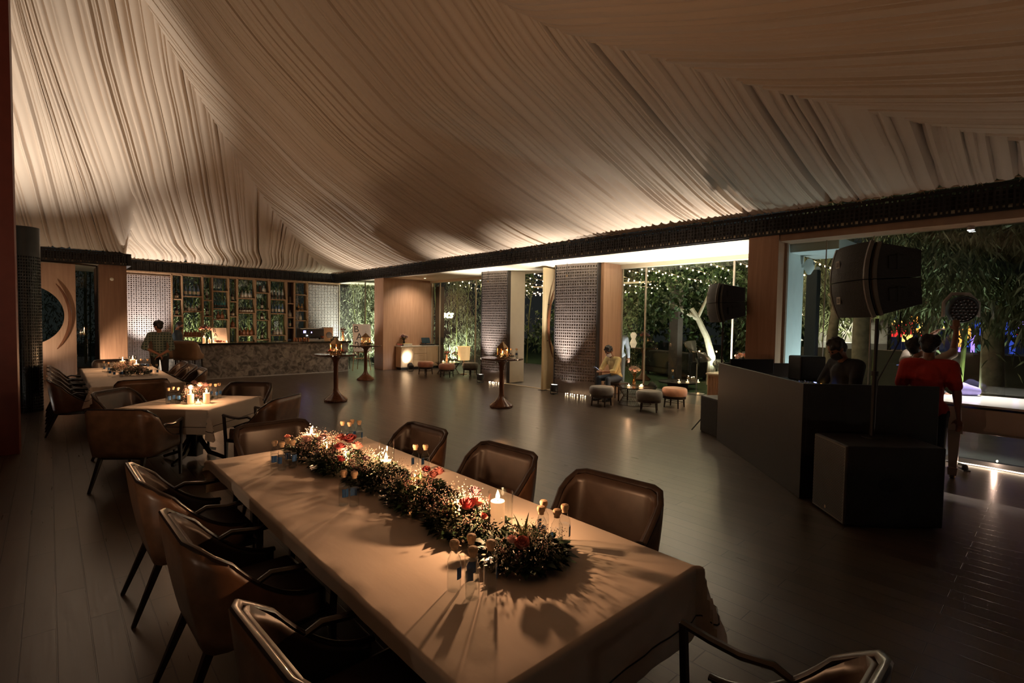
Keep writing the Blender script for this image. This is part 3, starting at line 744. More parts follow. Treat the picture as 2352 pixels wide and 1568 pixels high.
# ================================================================ flowers
def rose(b, c, r, rnd, opened=.5):
    """spiral of cupped petals"""
    c = Vector(c)
    ax = Vector((rnd.uniform(-.35, .35), rnd.uniform(-.5, .1), 1)).normalized(); q = ax.to_track_quat('Z', 'Y').to_matrix()
    for k in range(13):
        a0 = k*2.4; R = r*(.18+.82*(k/12)**.8); hgt = r*(1.35-.45*(k/12)); wd = .75+.35*(k/12); lean = .05+.22*opened*(k/12)
        vs = []; nu, nv = 5, 4
        for i in range(nu+1):
            for j in range(nv+1):
                a = a0+(i/nu-.5)*2*wd; v = j/nv; rr = R*(.35+.65*v**.6)*(1+lean*v*v)+(-.08*r if i in (0, nu) else 0)
                z = hgt*v-(.14*r*v*v if k > 7 else 0)-.10*r*((i/nu-.5)*2)**2*v
                vs.append(c+q @ Vector((rr*math.cos(a), rr*math.sin(a), z-.3*r)))
        b.add(vs, [(i*(nv+1)+j, (i+1)*(nv+1)+j, (i+1)*(nv+1)+j+1, i*(nv+1)+j+1) for i in range(nu) for j in range(nv)])
def clump(loc, lab, seed, rx=.16, ry=.22, h=.12, roses=(), leaves=900, gyp=500, dust=300, blades=0, rz=0, name='flower_clump', group=None, skirt=.05, cat='flower arrangement'):
    rnd = random.Random(seed); t = thing(name, lab, cat, loc, rz, group)
    def inside(k=1.0):
        while 1:
            x, y, z = rnd.uniform(-1, 1), rnd.uniform(-1, 1), rnd.uniform(0, 1)
            if x*x+y*y+z*z < 1: return Vector((x*rx*k, y*ry*k, z*h*k+.012))
    L = MB()
    for i in range(leaves):
        p = inside(); out = Vector((p.x/rx, p.y/ry, .25+rnd.uniform(-.4, .7)))+Vector((rnd.uniform(-.7, .7), rnd.uniform(-.7, .7), rnd.uniform(-.5, .5)))
        l = rnd.uniform(.022, .052); q = out.normalized()
        if p.z+q.z*l < .004: q.z = abs(q.z)
        L.leaf(p, q, Vector((rnd.uniform(-.5, .5), rnd.uniform(-.5, .5), 1)), l, l*.46, rnd.uniform(0, .2)*(p.z > .03))
    L.build('foliage', leaf_m if leaves > 0 else leaf_m, t)
    B = MB(); n = int(64*rx*ry/(.16*.22))+6
    for i in range(n):                                # broad leaves that lie out over the cloth
        a = rnd.uniform(0, 2*PI); p = Vector((rx*.85*math.cos(a), ry*.85*math.sin(a), rnd.uniform(.012, .05)))
        d = Vector((math.cos(a+rnd.uniform(-.5, .5)), math.sin(a+rnd.uniform(-.5, .5)), rnd.uniform(-.05, .35)))
        l = rnd.uniform(.055, .10); d.normalize(); e = p+d*l
        if e.z < .004: d.z += (.006-e.z)/l
        B.leaf(p, d, Vector((0, 0, 1)), l, l*.52, .0)
    B.build('broad_leaves', mat('glossy_dark_leaf', (.018, .04, .016), .32, 0, .3, 20), t)
    if gyp:
        Gb = MB(); sp = []
        cen = [inside(1.0) for _ in range(max(3, gyp//45))]
        for c in cen:
            c = c+Vector((0, 0, h*.35))
            for i in range(42):
                p = c+Vector((rnd.gauss(0, .028), rnd.gauss(0, .028), rnd.gauss(.01, .024)))
                if p.z < .01: continue
                r = rnd.uniform(.002, .0038); Gb.ball(p, r, 4, 3)
        g = Gb.build('baby_breath', gyp_m, t); g['kind'] = 'stuff'
    if dust:
        Db = MB()
        for i in range(dust//12):
            c = inside(.95)+Vector((0, 0, h*.25))
            for k in range(12):
                p = c+Vector((rnd.gauss(0, .013), rnd.gauss(0, .013), rnd.gauss(.0, .016))); Db.ball(p, rnd.uniform(.003, .006), 5, 4)
        g = Db.build('filler_blossom', dusty, t); g['kind'] = 'stuff'
    for (x, y, z, r, mm) in roses:
        b = MB(); rose(b, (x*1.15, y*1.2, z+h*.22), r*1.22, rnd); b.build('rose', mm, t)
    for i in range(blades):
        a = rnd.uniform(0, 6.28); b = MB(); pts = []; l = rnd.uniform(.14, .22)
        for k in range(9): q = k/8; pts.append(Vector((math.cos(a)*l*.35*q*q, math.sin(a)*l*.35*q*q, .03+l*q*(1-.2*q))))
        vs = []; sd = Vector((-math.sin(a), math.cos(a), 0))
        for k, p in enumerate(pts): w = .007*math.sin(PI*min(1, (k+.6)/8.6)); vs += [p+sd*w, p-sd*w]
        b.add(vs, [(2*k, 2*k+1, 2*k+3, 2*k+2) for k in range(8)]).build('grass_blade', mat('pale_blade', (.14, .17, .06), .5, 0, .3), t)
    return t
GF = 'flower arrangements along the near table'
clump((1.66, 1.72, ZT), 'dark leafy flower clump with two pink roses nearest the camera on the long table', 1, .20, .21, .085, [(-.10, -.035, .11, .022, rose3_m), (-.075, -.07, .10, .028, rose_m)], 1500, 1600, 300, 7, group=GF)
clump((1.66, 2.18, ZT), 'flower clump with mauve blooms and red rose round the second glass globe', 2, .18, .27, .13, [(-.05, -.07, .13, .036, rose2_m), (.0, -.085, .135, .03, rose_m), (.07, .02, .14, .03, mauve), (-.06, -.20, .12, .018, rose_m)], 1700, 1100, 650, 0, group=GF)
clump((1.67, 2.66, ZT), 'flower clump with coral roses round the middle glowing globe', 3, .19, .27, .135, [(.12, .0, .135, .03, rose_m), (.06, -.04, .14, .026, rose_m), (.07, .04, .15, .022, rose2_m)], 1800, 800, 650, 2, group=GF)
clump((1.66, 3.18, ZT), 'flower clump with pale blooms around the tall clear cylinder', 4, .19, .27, .125, [(-.03, .09, .12, .02, mauve)], 1800, 1300, 300, 3, group=GF)
clump((1.62, 3.68, ZT), 'flower clump carrying the red and coral rose pair', 5, .20, .27, .125, [(-.04, -.06, .14, .036, rose2_m), (.06, -.09, .14, .036, rose_m), (-.08, -.16, .09, .024, rose2_m), (.13, .14, .13, .04, rose2_m), (.10, .22, .13, .034, rose_m)], 1800, 900, 500, 0, group=GF)
clump((1.60, 4.14, ZT), 'pale blush flower clump at the far end under the far pillar candle', 6, .20, .26, .135, [(-.08, -.04, .12, .03, rose3_m), (.02, -.08, .12, .03, rose3_m), (-.15, .12, .12, .022, rose_m)], 1300, 1400, 1000, 2, group=GF)
pillar((1.72, 1.98, ZT), 'thick ivory pillar candle burning in the cylinder nearest the camera', .19, .038, 9.0)
cylinder_glass((1.74, 1.98, ZT), 'clear glass cylinder round the pillar candle nearest the camera', .235, .066)
pillar((1.745, 3.22, ZT), 'ivory pillar candle burning low in the tall clear cylinder', .13, .036, 5.5)
cylinder_glass((1.76, 3.24, ZT), 'tallest clear glass cylinder, standing in the middle of the near garland', .275, .054)
pillar((1.62, 4.28, ZT), 'ivory pillar candle at the far end of the near garland', .15, .037, 5.0)
cylinder_glass((1.63, 4.29, ZT), 'glass cylinder at the far end of the near garland', .21, .056)
def globe(loc, lab, r=.05, p=1.8):
    t = thing('glass_globe', lab, 'candle holder', loc)
    MB().shell([(r*.5, .0), (r*.9, r*.35), (r, r*.9), (r*.86, r*1.5), (r*.62, r*1.85)], 24).build('glass_bowl', glass_mat('amber_glass', (1, .82, .6), 1.6, .08), t)
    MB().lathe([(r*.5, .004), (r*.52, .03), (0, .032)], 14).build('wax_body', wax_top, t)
    MB().lathe([(0, 0), (.006, .006), (.008, .014), (.005, .026), (0, .04)], 8, (0, 0, .034)).build('flame', flame_m, t)
    point_flame(t, .084, p); return t
globe((1.635, 2.20, ZT+.06), 'round glowing glass globe with red roses before it on the near table', .045, 1.2)
globe((1.66, 2.68, ZT+.065), 'round glowing glass globe beside the coral roses in the middle of the near table', .048, 1.2)
globe((1.63, 3.98, ZT+.05), 'small glowing glass globe among blush flowers near the far pillar candle', .038, 1.2)
globe((1.60, 3.55, ZT+.05), 'small glowing glass globe under the red and coral rose pair', .03, .8)

# square table and far table centrepieces
clump((1.42, 7.84, ZT), 'blush and pale flower mound behind three candles on the square table', 11, .22, .13, .16, [(-.1, -.05, .16, .035, rose3_m), (.0, -.08, .18, .035, rose3_m), (.1, -.04, .16, .035, dusty), (.02, .03, .2, .03, rose3_m)], 500, 700, 700, 0, rz=.5)
for (x, y, l, h) in ((1.335, 7.63, 'left', .12), (1.50, 7.56, 'right', .13)):
    pillar((x, y, ZT), 'ivory pillar candle in a glass on the square table, %s of the pair' % l, h, .038, 3.0)
    cylinder_glass((x, y, ZT), 'glass cylinder round the %s candle of the square table' % l, .17, .05)
votive((1.40, 7.53, ZT), 'tiny votive candle between the two pillar candles on the square table', .8)
clump((1.20, 12.0, ZT), 'dark green and blush flower mound nearest on the far long table', 13, .22, .34, .15, [], 900, 500, 500, 0)
clump((1.12, 12.9, ZT), 'blush flower mound farther along the far long table', 14, .22, .34, .15, [], 500, 900, 900, 0)
for (x, y, l, h) in ((1.12, 13.35, 'leftmost of three', .17), (1.28, 13.25, 'tallest of three', .2), (1.25, 12.35, 'nearest of three', .17)):
    pillar((x, y, ZT), 'glowing pillar candle on the far long table, %s' % l, h, .045, 4.0)
    cylinder_glass((x, y, ZT), 'glass cylinder on the far long table, %s' % l, h+.08, .065)
# ================================================================ bar
stone = mat('grey_veined_stone', (.17, .155, .14), .38, 0, .5, 3.2, .1)
_nt = stone.node_tree; _r = [n for n in _nt.nodes if n.type == 'VALTORGB'][0]; _n = [n for n in _nt.nodes if n.type == 'TEX_NOISE'][0]
_n.inputs['Detail'].default_value = 10; _n.inputs['Distortion'].default_value = 1.1; _n.inputs['Scale'].default_value = 6.5
_r.color_ramp.elements[0].color = (.10, .092, .085, 1); _r.color_ramp.elements[1].color = (.46, .42, .385, 1); _r.color_ramp.elements[0].position = .36; _r.color_ramp.elements[1].position = .66
bar = thing('bar_counter', 'long grey stone fronted bar with dark top before the bottle shelves', 'bar counter', (0, 0, 0))
pl = [(3.36, 17.38), (7.9, 17.38), (7.9, 18.0), (3.6, 18.0), (2.75, 19.3), (2.35, 19.05)]
MB().prism([(3.36, 17.38), (5.2, 17.38), (5.2, 18.0), (3.62, 18.0), (2.72, 19.3), (2.42, 19.0)], .02, 1.03).build('stone_front', stone, bar, smooth=False, bev=.004)
MB().prism([(5.204, 17.38), (7.9, 17.38), (7.9, 18.0), (5.204, 18.0)], .02, 1.03).build('stone_front', stone, bar, smooth=False, bev=.004)
MB().prism([(3.33, 17.30), (7.98, 17.30), (7.98, 18.08), (3.66, 18.08), (2.76, 19.42), (2.33, 19.06)], 1.03, 1.09).build('counter_top', mat('dark_green_stone', (.028, .03, .024), .12, 0, .4, 5), bar, smooth=False, bev=.006)
box('kick_strip', steel, (3.36, 7.9, 17.365, 17.385, 0, .03), bar, 0)
ZB = 1.09
# shelving
sh = thing('bottle_shelf', 'tall oak grid of open bottle shelves behind the bar', 'shelving', (0, 0, 0))
XS = [3.21, 3.52, 4.16, 4.47, 5.01, 5.31, 5.95, 6.47, 7.12, 7.43, 7.95]
for i, x in enumerate(XS): box('upright', wood_oak, (x-.022, x+.022, 21.36, 21.76, .0, 3.36), sh, .003)
LV = [[2.50, 1.91], [2.62, 2.07, 1.17], [2.50, 1.91], [2.85, 2.2, 1.80], [2.48, 1.91, 1.49], [2.62, 2.06, 1.19], [2.86, 2.19, 1.79, 1.02], [2.62, 2.06, 1.19], [2.48, 1.91, 1.49], [2.85, 2.19, 1.79]]
for i, l in enumerate(LV):
    for z in l: box('shelf_board', wood_oak, (XS[i]+.022, XS[i+1]-.022, 21.38, 21.76, z-.04, z), sh, .002)
box('head_board', wood_oak, (3.19, 7.97, 21.36, 21.76, 3.33, 3.36), sh, 0)
box('base_cabinet', wood_dark, (3.23, 7.93, 21.37, 21.76, 0, .95), sh, 0)
for i in (8,): box('back_panel', wood_dark, (XS[i]+.022, XS[i+1]-.022, 21.74, 21.76, 1.0, 3.33), sh, 0)
BP = {'tall': [(.036, 0), (.04, .005), (.04, .19), (.03, .225), (.014, .25), (.013, .31), (.016, .315), (.016, .335)],
      'squat': [(.05, 0), (.056, .008), (.056, .12), (.045, .15), (.018, .175), (.017, .21), (.022, .215), (.022, .235)],
      'round': [(.03, 0), (.058, .03), (.062, .08), (.05, .13), (.018, .16), (.015, .22), (.02, .225), (.02, .25)],
      'box': None}
def liquor(loc, kind, body, labm, lab, s=1.25):
    t = thing('liquor_bottle', lab, 'bottle', loc, 0, 'bottles on the bar shelves')
    if kind == 'box':
        MB().box(-.045, .045, -.045, .045, 0, .26).build('carton', body, t, smooth=False, bev=.003); return t
    p = [(r*s, z*s) for r, z in BP[kind]]
    MB().lathe(p[:-2], 14).build('glass_body', body, t); MB().lathe([p[-3], p[-2], p[-1], (0, p[-1][1]+.002)], 12).build('stopper', mat('bottle_cap', (.25, .18, .1), .4, .5), t)
    r = {'tall': .0405, 'squat': .0565, 'round': .0625}[kind]*s; z0, z1 = {'tall': (.05, .14), 'squat': (.03, .1), 'round': (.04, .095)}[kind]
    b = MB(); b.shell([(r+.0008, z0*s), (r+.0008, z1*s)], 16); b.build('label', labm, t); return t
amber = mat('amber_spirit', (.24, .075, .02), .15, 0, .1, coat=.5); clearb = mat('pale_spirit', (.42, .44, .40), .12, 0, .1, coat=.5); bluegl = mat('blue_spirit', (.12, .2, .34), .12, 0, .1, coat=.5)
teal = mat('teal_bottle', (.01, .12, .14), .15, 0, .1, coat=.5); greenb = mat('green_bottle', (.012, .09, .04), .15, coat=.5); darkb = mat('dark_bottle', (.03, .015, .01), .15, coat=.5); goldb = mat('gold_bottle', (.5, .3, .1), .25, .4)
labw = mat('cream_label', (.66, .58, .46), .6); labk = mat('dark_label', (.06, .04, .03), .6); labr = mat('brown_label', (.3, .12, .06), .6)
KIND = {'a': ('tall', clearb, labk, 'tall clear'), 'b': ('tall', bluegl, labw, 'tall bluish'), 'c': ('squat', darkb, labw, 'squat dark'), 'd': ('squat', amber, labr, 'amber'), 'e': ('tall', teal, labk, 'teal'),
        'f': ('round', amber, labr, 'round amber'), 'g': ('round', goldb, labk, 'golden'), 'h': ('tall', greenb, labw, 'green'), 'i': ('squat', clearb, labw, 'pale labelled'), 'j': ('box', mat('dark_carton', (.09, .06, .035), .6), labw, 'dark cartoned'), 'k': ('tall', darkb, labw, 'tall dark')}
ST = {(0, 0): 'c', (0, 1): 'k', (1, 0): 'bbbb', (1, 1): 'aiiia', (1, 2): 'dddddd', (2, 0): 'a', (2, 1): 'k', (3, 1): 'eeeee', (3, 2): 'ff', (4, 0): 'k', (4, 1): 'c', (4, 2): 'd', (5, 0): 'iii', (5, 1): 'cccccc', (5, 2): 'dddd',
      (6, 0): 'ji', (6, 1): 'k', (6, 2): 'c', (6, 3): 'k', (7, 0): 'aaaa', (7, 1): 'bbbb', (7, 2): 'iii', (8, 0): 'j', (8, 1): 'i', (8, 2): 'h', (9, 1): 'gg', (9, 2): 'i'}
LN = ['top', 'second', 'third', 'fourth']
for (c, l), kinds in ST.items():
    x0, x1 = XS[c]+.06, XS[c+1]-.06; n = len(kinds); w = min(x1-x0, .135*n if n < 6 else x1-x0)
    xc = (x0+x1)/2
    for i, kk in enumerate(kinds):
        kd, bm, lm, nm = KIND[kk]; x = xc + (i-(n-1)/2)*(w/max(1, n))
        s = 1.22 if n < 5 else .92
        liquor((x, 21.50, LV[c][l]), kd, bm, lm, '%s bottle%s, %s board, %s shelf bay from the entry' % (nm, '' if n == 1 else ' %s in its row' % ORD[i], LN[l], ORD[c]), s)

# things standing on the bar
def vase_flowers(name, loc, lab, cols, hv=.22, rv=.045, r=.11, seed=1, vm=None, n=10, spread=1.0, cat='flower vase', rr=.032):
    rnd = random.Random(seed); t = thing(name, lab, cat, loc)
    MB().shell([(rv*.5, .002), (rv*.8, .01), (rv*.85, hv*.3), (rv*.5, hv*.65), (rv*.9, hv), (rv*.82, hv-.002), (rv*.4, hv*.65), (rv*.7, hv*.3), (rv*.6, .015)], 18).build('vase', vm or g_clear, t)
    L = MB()
    for i in range(140):
        a = rnd.uniform(0, 6.28); q = rnd.uniform(.2, 1); p = Vector((math.cos(a)*r*.5*q, math.sin(a)*r*.5*q, hv+rnd.uniform(-.02, r*.8)))
        L.leaf(p, Vector((math.cos(a), math.sin(a), rnd.uniform(-.5, .9))), Vector((0, 0, 1)), rnd.uniform(.04, .08), .022)
    for i in range(6): L.tube([(rnd.uniform(-.01, .01), rnd.uniform(-.01, .01), .03), (rnd.uniform(-.02, .02), rnd.uniform(-.02, .02), hv+.05)], .0025, 4)
    L.build('stems', leaf2_m, t)
    for i in range(n):
        a = i*2.4; q = math.sqrt((i+.5)/n)*spread; b = MB(); rose(b, (math.cos(a)*r*q, math.sin(a)*r*q, hv+r*(.95-.55*q*q)), rr*rnd.uniform(.85, 1.15), rnd)
        b.build('bloom', cols[i % len(cols)], t)
    G = MB()
    for i in range(160): a = rnd.uniform(0, 6.28); q = rnd.uniform(.3, 1.15); G.ball((math.cos(a)*r*q, math.sin(a)*r*q, hv+rnd.uniform(.2, 1.5)*r), .004, 4, 3)
    g = G.build('baby_breath', gyp_m, t); g['kind'] = 'stuff'
    return t
vase_flowers('flower_vase', (3.50, 17.75, ZB), 'tall bouquet in a slim vase beside the propped menu card on the bar', [rose_m, rose3_m, dusty, mauve], .32, .06, .17, 3, n=14, rr=.05)
def sign_panel(loc, rz, w, h, lab, name, text, tilt=.18, size=.1, lines=0):
    t = thing(name, lab, 'sign', loc, rz); Mx = Matrix.Rotation(-tilt, 4, 'X')
    MB().box(-w/2, w/2, -.006, .006, 0, h, Mx).build('board', mat('paper_board', (.70, .62, .56), .6, 0, .03), t, smooth=False)
    rot = (PI/2-tilt, 0, 0)
    for i, (s, x, z, sz) in enumerate(text):
        o = text_mesh('lettering', s, sz, mat('ink', (.03, .025, .025), .6)); o.parent = t; o.rotation_euler = rot
        o.location = Mx @ Vector((x, -.008, z))
    if lines:
        b = MB(); rnd = random.Random(5)
        for i in range(lines): z = h*.90-i*h*.055; b.box(w*.02, w*(.30+.13*rnd.random()), -.0085, -.0065, z, z+h*.008, Mx)
        b.build('small_print', mat('grey_ink', (.4, .35, .33), .6), t, smooth=False)
    return t
mc = sign_panel((3.88, 17.62, ZB), .12, .42, .46, 'white menu card with large letters propped on the bar top', 'menu_card', [('B', -.19, .33, .17), ('A', -.17, .19, .17), ('R', -.19, .03, .17)], .2, lines=8)
for i, (x, y, h, l) in enumerate([(3.42, 17.48, .17, 'tallest of three'), (3.56, 17.46, .12, 'middle of three')]):
    pillar((x, y, ZB), 'ivory pillar candle glowing near the chamfered bar end, %s' % l, h, .04, 2.5)
votive((3.66, 17.44, ZB), 'votive candle at the foot of the pillar candles on the bar', 1)
votive((4.02, 17.44, ZB), 'votive candle alone before the menu card on the bar', 1)
def petals(loc, lab):
    b = MB(); rnd = random.Random(9)
    for i in range(9): rose(b, (rnd.uniform(-.14, .14), rnd.uniform(-.04, .04), .03+rnd.uniform(0, .03)), .035, rnd)
    o = b.build('rose_garland', rose_m, None, loc); return tag(o, lab, 'flowers')
petals((3.85, 17.45, ZB), 'low red rose garland lying before the menu card on the bar')
cup = None
for i in range(7):
    x = 6.06+i*.075; o = MB().shell([(.026, 0), (.03, .003), (.036, .13), (.034, .13), (.027, .01)], 16).build('copper_tumbler', mat('copper', (.5, .26, .16), .25, .85), None, (x, 17.48+.02*(i % 2), ZB))
    tag(o, 'copper tumbler in the row on the bar, %s from the menu card side' % ORD[i], 'tumbler', 'copper tumblers in a row on the bar')
t = thing('coffee_machine', 'black espresso machine with lit blue display standing behind the copper tumblers', 'coffee machine', (6.75, 17.9, ZB), .0)
box('body', black, (-.42, .42, -.17, .15, .10, .42), t, .02); box('base', steel, (-.42, .42, -.2, .15, 0, .05), t, .01); box('cup_rail', steel, (-.4, .4, -.15, .14, .42, .44), t, .003)
box('display', emis('violet_display', (.35, .3, 1), 4), (-.3, -.22, -.176, -.17, .28, .36), t, 0); box('display', emis('violet_display', 0, 0), (-.04, -.01, -.176, -.17, .28, .32), t, 0)
MB().lathe([(0, -.01), (.025, 0), (.02, .01)], 12, (-.18, -.178, .19)).build('work_light', emis('white_lamp', (1, .95, .85), 12), t)
for sx in (-.15, .1): MB().tube([(sx, -.1, .12), (sx, -.24, .12)], .012, 6).build('group_handle', black, t)
t = thing('wine_goblet', 'large goblet of pink drink beside the espresso machine', 'glass', (7.02, 17.52, ZB))
MB().lathe([(.045, 0), (.045, .004), (.006, .01), (.006, .07), (.05, .12), (.068, .18), (.062, .24), (.06, .24), (.064, .18), (.045, .125), (0, .085)], 20).build('glass_body', g_clear, t)
MB().lathe([(0, .09), (.045, .125), (.062, .18), (0, .182)], 18).build('drink', mat('pink_drink', (.55, .16, .10), .2), t)
t = thing('paper_bag', 'upright brown box with a dark round mark, beyond the goblet on the bar', 'box', (7.32, 17.85, ZB), .1)
box('carton', mat('kraft', (.30, .20, .12), .7), (-.16, .2, -.06, .06, 0, .47), t, .004); box('side_flap', black, (-.28, -.16, -.06, .06, 0, .45), t, .003)
MB().lathe([(0, 0), (.11, 0), (.11, .01), (0, .012)], 20, M=Matrix.Translation((.05, -.062, .2)) @ Matrix.Rotation(PI/2, 4, 'X')).build('round_mark', mat('navy', (.02, .035, .05), .5), t)
for i, (x, y, h) in enumerate([(7.22, 17.46, .06), (7.32, 17.47, .13), (7.40, 17.45, .12), (7.46, 17.47, .06)]):
    tag(MB().shell([(.028, 0), (.03, .003), (.034, h), (.032, h), (.027, .008)], 14).build('drinking_glass', glass_mat('milky_glass', (.85, .85, .82), 1.9, .1), None, (x, y, ZB)), 'clear drinking glass before the brown box on the bar, %s from the goblet' % ORD[i], 'glass', 'drinking glasses on the bar')
t = thing('order_tablet', 'dark order tablet tilted on the bar beside the round lantern table', 'tablet', (7.62, 17.75, ZB), .3)
MB().box(-.13, .13, -.01, .01, 0, .17, Matrix.Rotation(-.6, 4, 'X')).build('screen', black, t, smooth=False); box('stand', black, (-.1, .1, 0, .16, 0, .015), t, .002)
vase_flowers('flower_vase', (7.72, 17.42, ZB), 'slim vase with pink carnation bunch at the far end of the bar', [rose_m, dusty, mauve], .34, .05, .10, 8, mat('amber_vase', (.42, .24, .13), .3), n=9)
for i, (x, y, l) in enumerate([(7.56, 17.40, 'left of the slim vase'), (7.64, 17.36, 'just before the slim vase'), (7.86, 17.38, 'right of the slim vase')]):
    votive((x, y, ZB), 'glowing votive candle on the bar end, %s' % l, .9, r=.042, h=.09)

# ================================================================ cocktail tables
def make_cocktail(loc, lab, r=.475):
    t = thing('cocktail_table', lab, 'cocktail table', loc, 0, 'tall round cocktail tables')
    MB().lathe([(.0, 1.04), (r-.03, 1.04), (r, 1.055), (r, 1.075), (r-.012, 1.085), (0, 1.085)], 48).build('tabletop', wood_mat('dark_red_top', (.07, .028, .016), (.12, .05, .028), .1, 'X', coat=.8), t)
    MB().lathe([(.052, .28), (.05, .8), (.058, .9), (.10, .985), (.19, 1.035), (.0, 1.04)], 28).build('column', wood_red, t)
    n = 6; b = MB()
    def fn(u, v):
        a = 2*PI*u; k = abs(math.cos(a*n/2))**.35; rr = lerp_tab([(0, .255), (.06, .265), (.14, .26), (.3, .19), (.55, .11), (.8, .065), (1, .05)], v)*(.965+.035*k)
        z = lerp_tab([(0, 0), (.06, .012), (.14, .045), (.3, .10), (.55, .17), (.8, .24), (1, .31)], v); return (rr*math.cos(a), rr*math.sin(a), z)
    b.grid(fn, 72, 14, cu=True); b.build('flared_base', wood_red, t)
    return t
ck = make_cocktail((4.82, 11.25, 0), 'tall round red-brown pedestal table before the bar, nearer the camera of two')
dup(ck, (7.2, 14.6, 0), .3, 'tall round red-brown pedestal table in front of the bar sign easel')
dup(ck, (7.32, 8.35, 0), .7, 'tall round red-brown pedestal table in front of the entrance opening')
dup(ck, (14.7, 9.58, -.02), .1, 'tall round red-brown pedestal table outside behind the glass, past the white-shirted man')
def lantern(loc, lab, p=2.2, s=1.0, rz=.3):
    t = thing('lantern', lab, 'lantern', loc, rz, 'brass lanterns on the cocktail tables')
    w, h = .075*s, .20*s
    b = MB()
    for sx in (-1, 1):
        for sy in (-1, 1): b.box(sx*w-.006, sx*w+.006, sy*w-.006, sy*w+.006, .015, h)
    b.box(-w-.01, w+.01, -w-.01, w+.01, 0, .018).box(-w-.008, w+.008, -w-.008, w+.008, h-.008, h+.006); b.build('frame', brass, t, smooth=False)
    MB().lathe([(w*1.55, h+.004), (w*.5, h+.085*s), (w*.2, h+.11*s), (0, h+.12*s)], 4, M=Matrix.Rotation(PI/4, 4, 'Z')).build('roof', brass, t, smooth=False)
    pts = [(.0+.022*math.cos(a), 0, h+.14*s+.026*math.sin(a)) for a in arc(0, 2*PI, 14)]; MB().tube(pts, .003, 5).build('ring', brass, t)
    b = MB()
    for sx in (-1, 1): b.box(sx*w-.001, sx*w+.001, -w, w, .02, h-.01).box(-w, w, sx*w-.001, sx*w+.001, .02, h-.01)
    b.build('glass_pane', glass_mat('warm_pane', (1, .9, .75), 1.5), t, smooth=False)
    MB().lathe([(.03*s, .018), (.03*s, .09*s), (0, .092*s)], 16).build('candle_wax', wax_top, t)
    MB().lathe([(0, 0), (.008, .008), (.011, .02), (.006, .036), (0, .052)], 8, (0, 0, .095*s)).build('flame', flame_m, t)
    point_flame(t, .095*s+.062, p); return t
ZC = 1.087
lantern((4.83, 11.27, ZC), 'brass lantern with burning candle on the table before the bar front', 3, 1.15)
lantern((7.25, 14.7, ZC), 'brass lantern with burning candle on the table before the BAR sign', 3, 1.15)
lantern((7.29, 8.30, ZC), 'brass lantern with burning candle on the table before the bowed screen', 3, 1.1)
for (x, y, sd, l, rs) in ((4.80, 11.16, 31, 'table before the bar front', [(-.13, 0, .05, .03, rose2_m), (.12, -.02, .05, .03, rose_m)]), (7.22, 14.56, 32, 'table before the BAR sign', []), (7.33, 8.26, 33, 'table before the bowed screen', [])):
    clump((x, y, ZC), 'low ring of small blossoms round the lantern on the %s' % l, sd, .19, .13, .07, rs, 240, 300, 260, 0, cat='flower arrangement', rz=-.7)
for i, (x, y) in enumerate([(7.50, 8.25), (7.60, 8.17), (7.63, 8.22)]):
    bottle(x, y, 'water bottle on the table before the entrance opening, %s from the lantern' % ORD[i], 1, ZC, .95)
# mirror side of the entrance: another lantern on an outdoor table seen through the round door opening
dup(ck, (12.4, 10.55, -.02), .1, 'tall round pedestal table outside the entrance, seen past the open door leaf')
lantern((12.35, 10.6, ZC-.02), 'white metal lantern outside, seen in the round cut of the open door', 3, 1.1)

# ================================================================ easel sign
t = thing('easel', 'wooden easel with splayed legs holding the BAR sign', 'easel', (8.42, 17.45, 0), -.2)
for sx in (-1, 1): MB().tube([(sx*.33, -.12, 0), (sx*.24, .0, .8), (sx*.06, .13, 1.6)], .018, 4).build('leg', wood_oak, t)
MB().tube([(0, .5, 0), (0, .14, 1.55)], .016, 4).build('rear_leg', wood_oak, t); box('cross_bar', wood_oak, (-.30, .30, -.05, .0, .42, .46), t, .003)
box('sign_ledge', wood_oak, (-.27, .27, -.06, .02, .66, .69), t, .003)
sign_panel((8.44, 17.36, .70), -.15, .66, 1.0, 'tall white BAR sign with big black letters standing on the easel', 'bar_sign', [('B', -.30, .70, .34), ('A', -.22, .42, .36), ('R', -.30, .12, .34)], .12, lines=13)
t = thing('service_trolley', 'small black side stand with a red light between the bar end and the easel', 'stand', (8.15, 18.3, 0))
for sx in (-1, 1):
    for sy in (-1, 1): MB().tube([(sx*.16, sy*.16, 0), (sx*.14, sy*.14, .6)], .013, 5).build('leg', black, t)
box('top_box', black, (-.18, .18, -.18, .18, .45, .62), t, .01); MB().ball((-.08, -.185, .5), .012, 8, 6).build('indicator_light', emis('red_led', (1, .05, .02), 8), t)

# ================================================================ reception cabinet by the pillar
cab = thing('sideboard', 'pale wood sideboard with white top against the honey wood pillar', 'sideboard', (0, 0, 0))
box('body', wood_pale, (9.60, 11.25, 16.62, 17.02, .10, .86), cab, .004); box('plinth', black, (9.64, 11.2, 16.68, 17.0, 0, .10), cab, 0)
box('top', mat('white_top', (.62, .56, .46), .3), (9.58, 11.28, 16.60, 17.04, .86, .895), cab, .004)
for x0, x1 in ((9.62, 10.12), (10.72, 11.22)):
    o = box('door', wood_pale, (x0, x1, 16.600, 16.618, .13, .84), cab, .003); MB().tube([(x1-.06, 16.585, .70), (x1-.06, 16.585, .78)], .006, 5).build('handle', brass, o)
for k in range(3):
    o = box('drawer', wood_pale, (10.14, 10.70, 16.600, 16.618, .13+k*.24, .35+k*.24), cab, .003); MB().tube([(10.34, 16.585, .29+k*.24), (10.5, 16.585, .29+k*.24)], .006, 5).build('handle', brass, o)
ZK = .897
vase_flowers('flower_vase', (9.86, 16.86, ZK+.09), 'white and lilac flowers in a dark vase standing on books on the sideboard', [rose3_m, mauve, gyp_m], .16, .05, .15, 5, black, n=12, rr=.045)
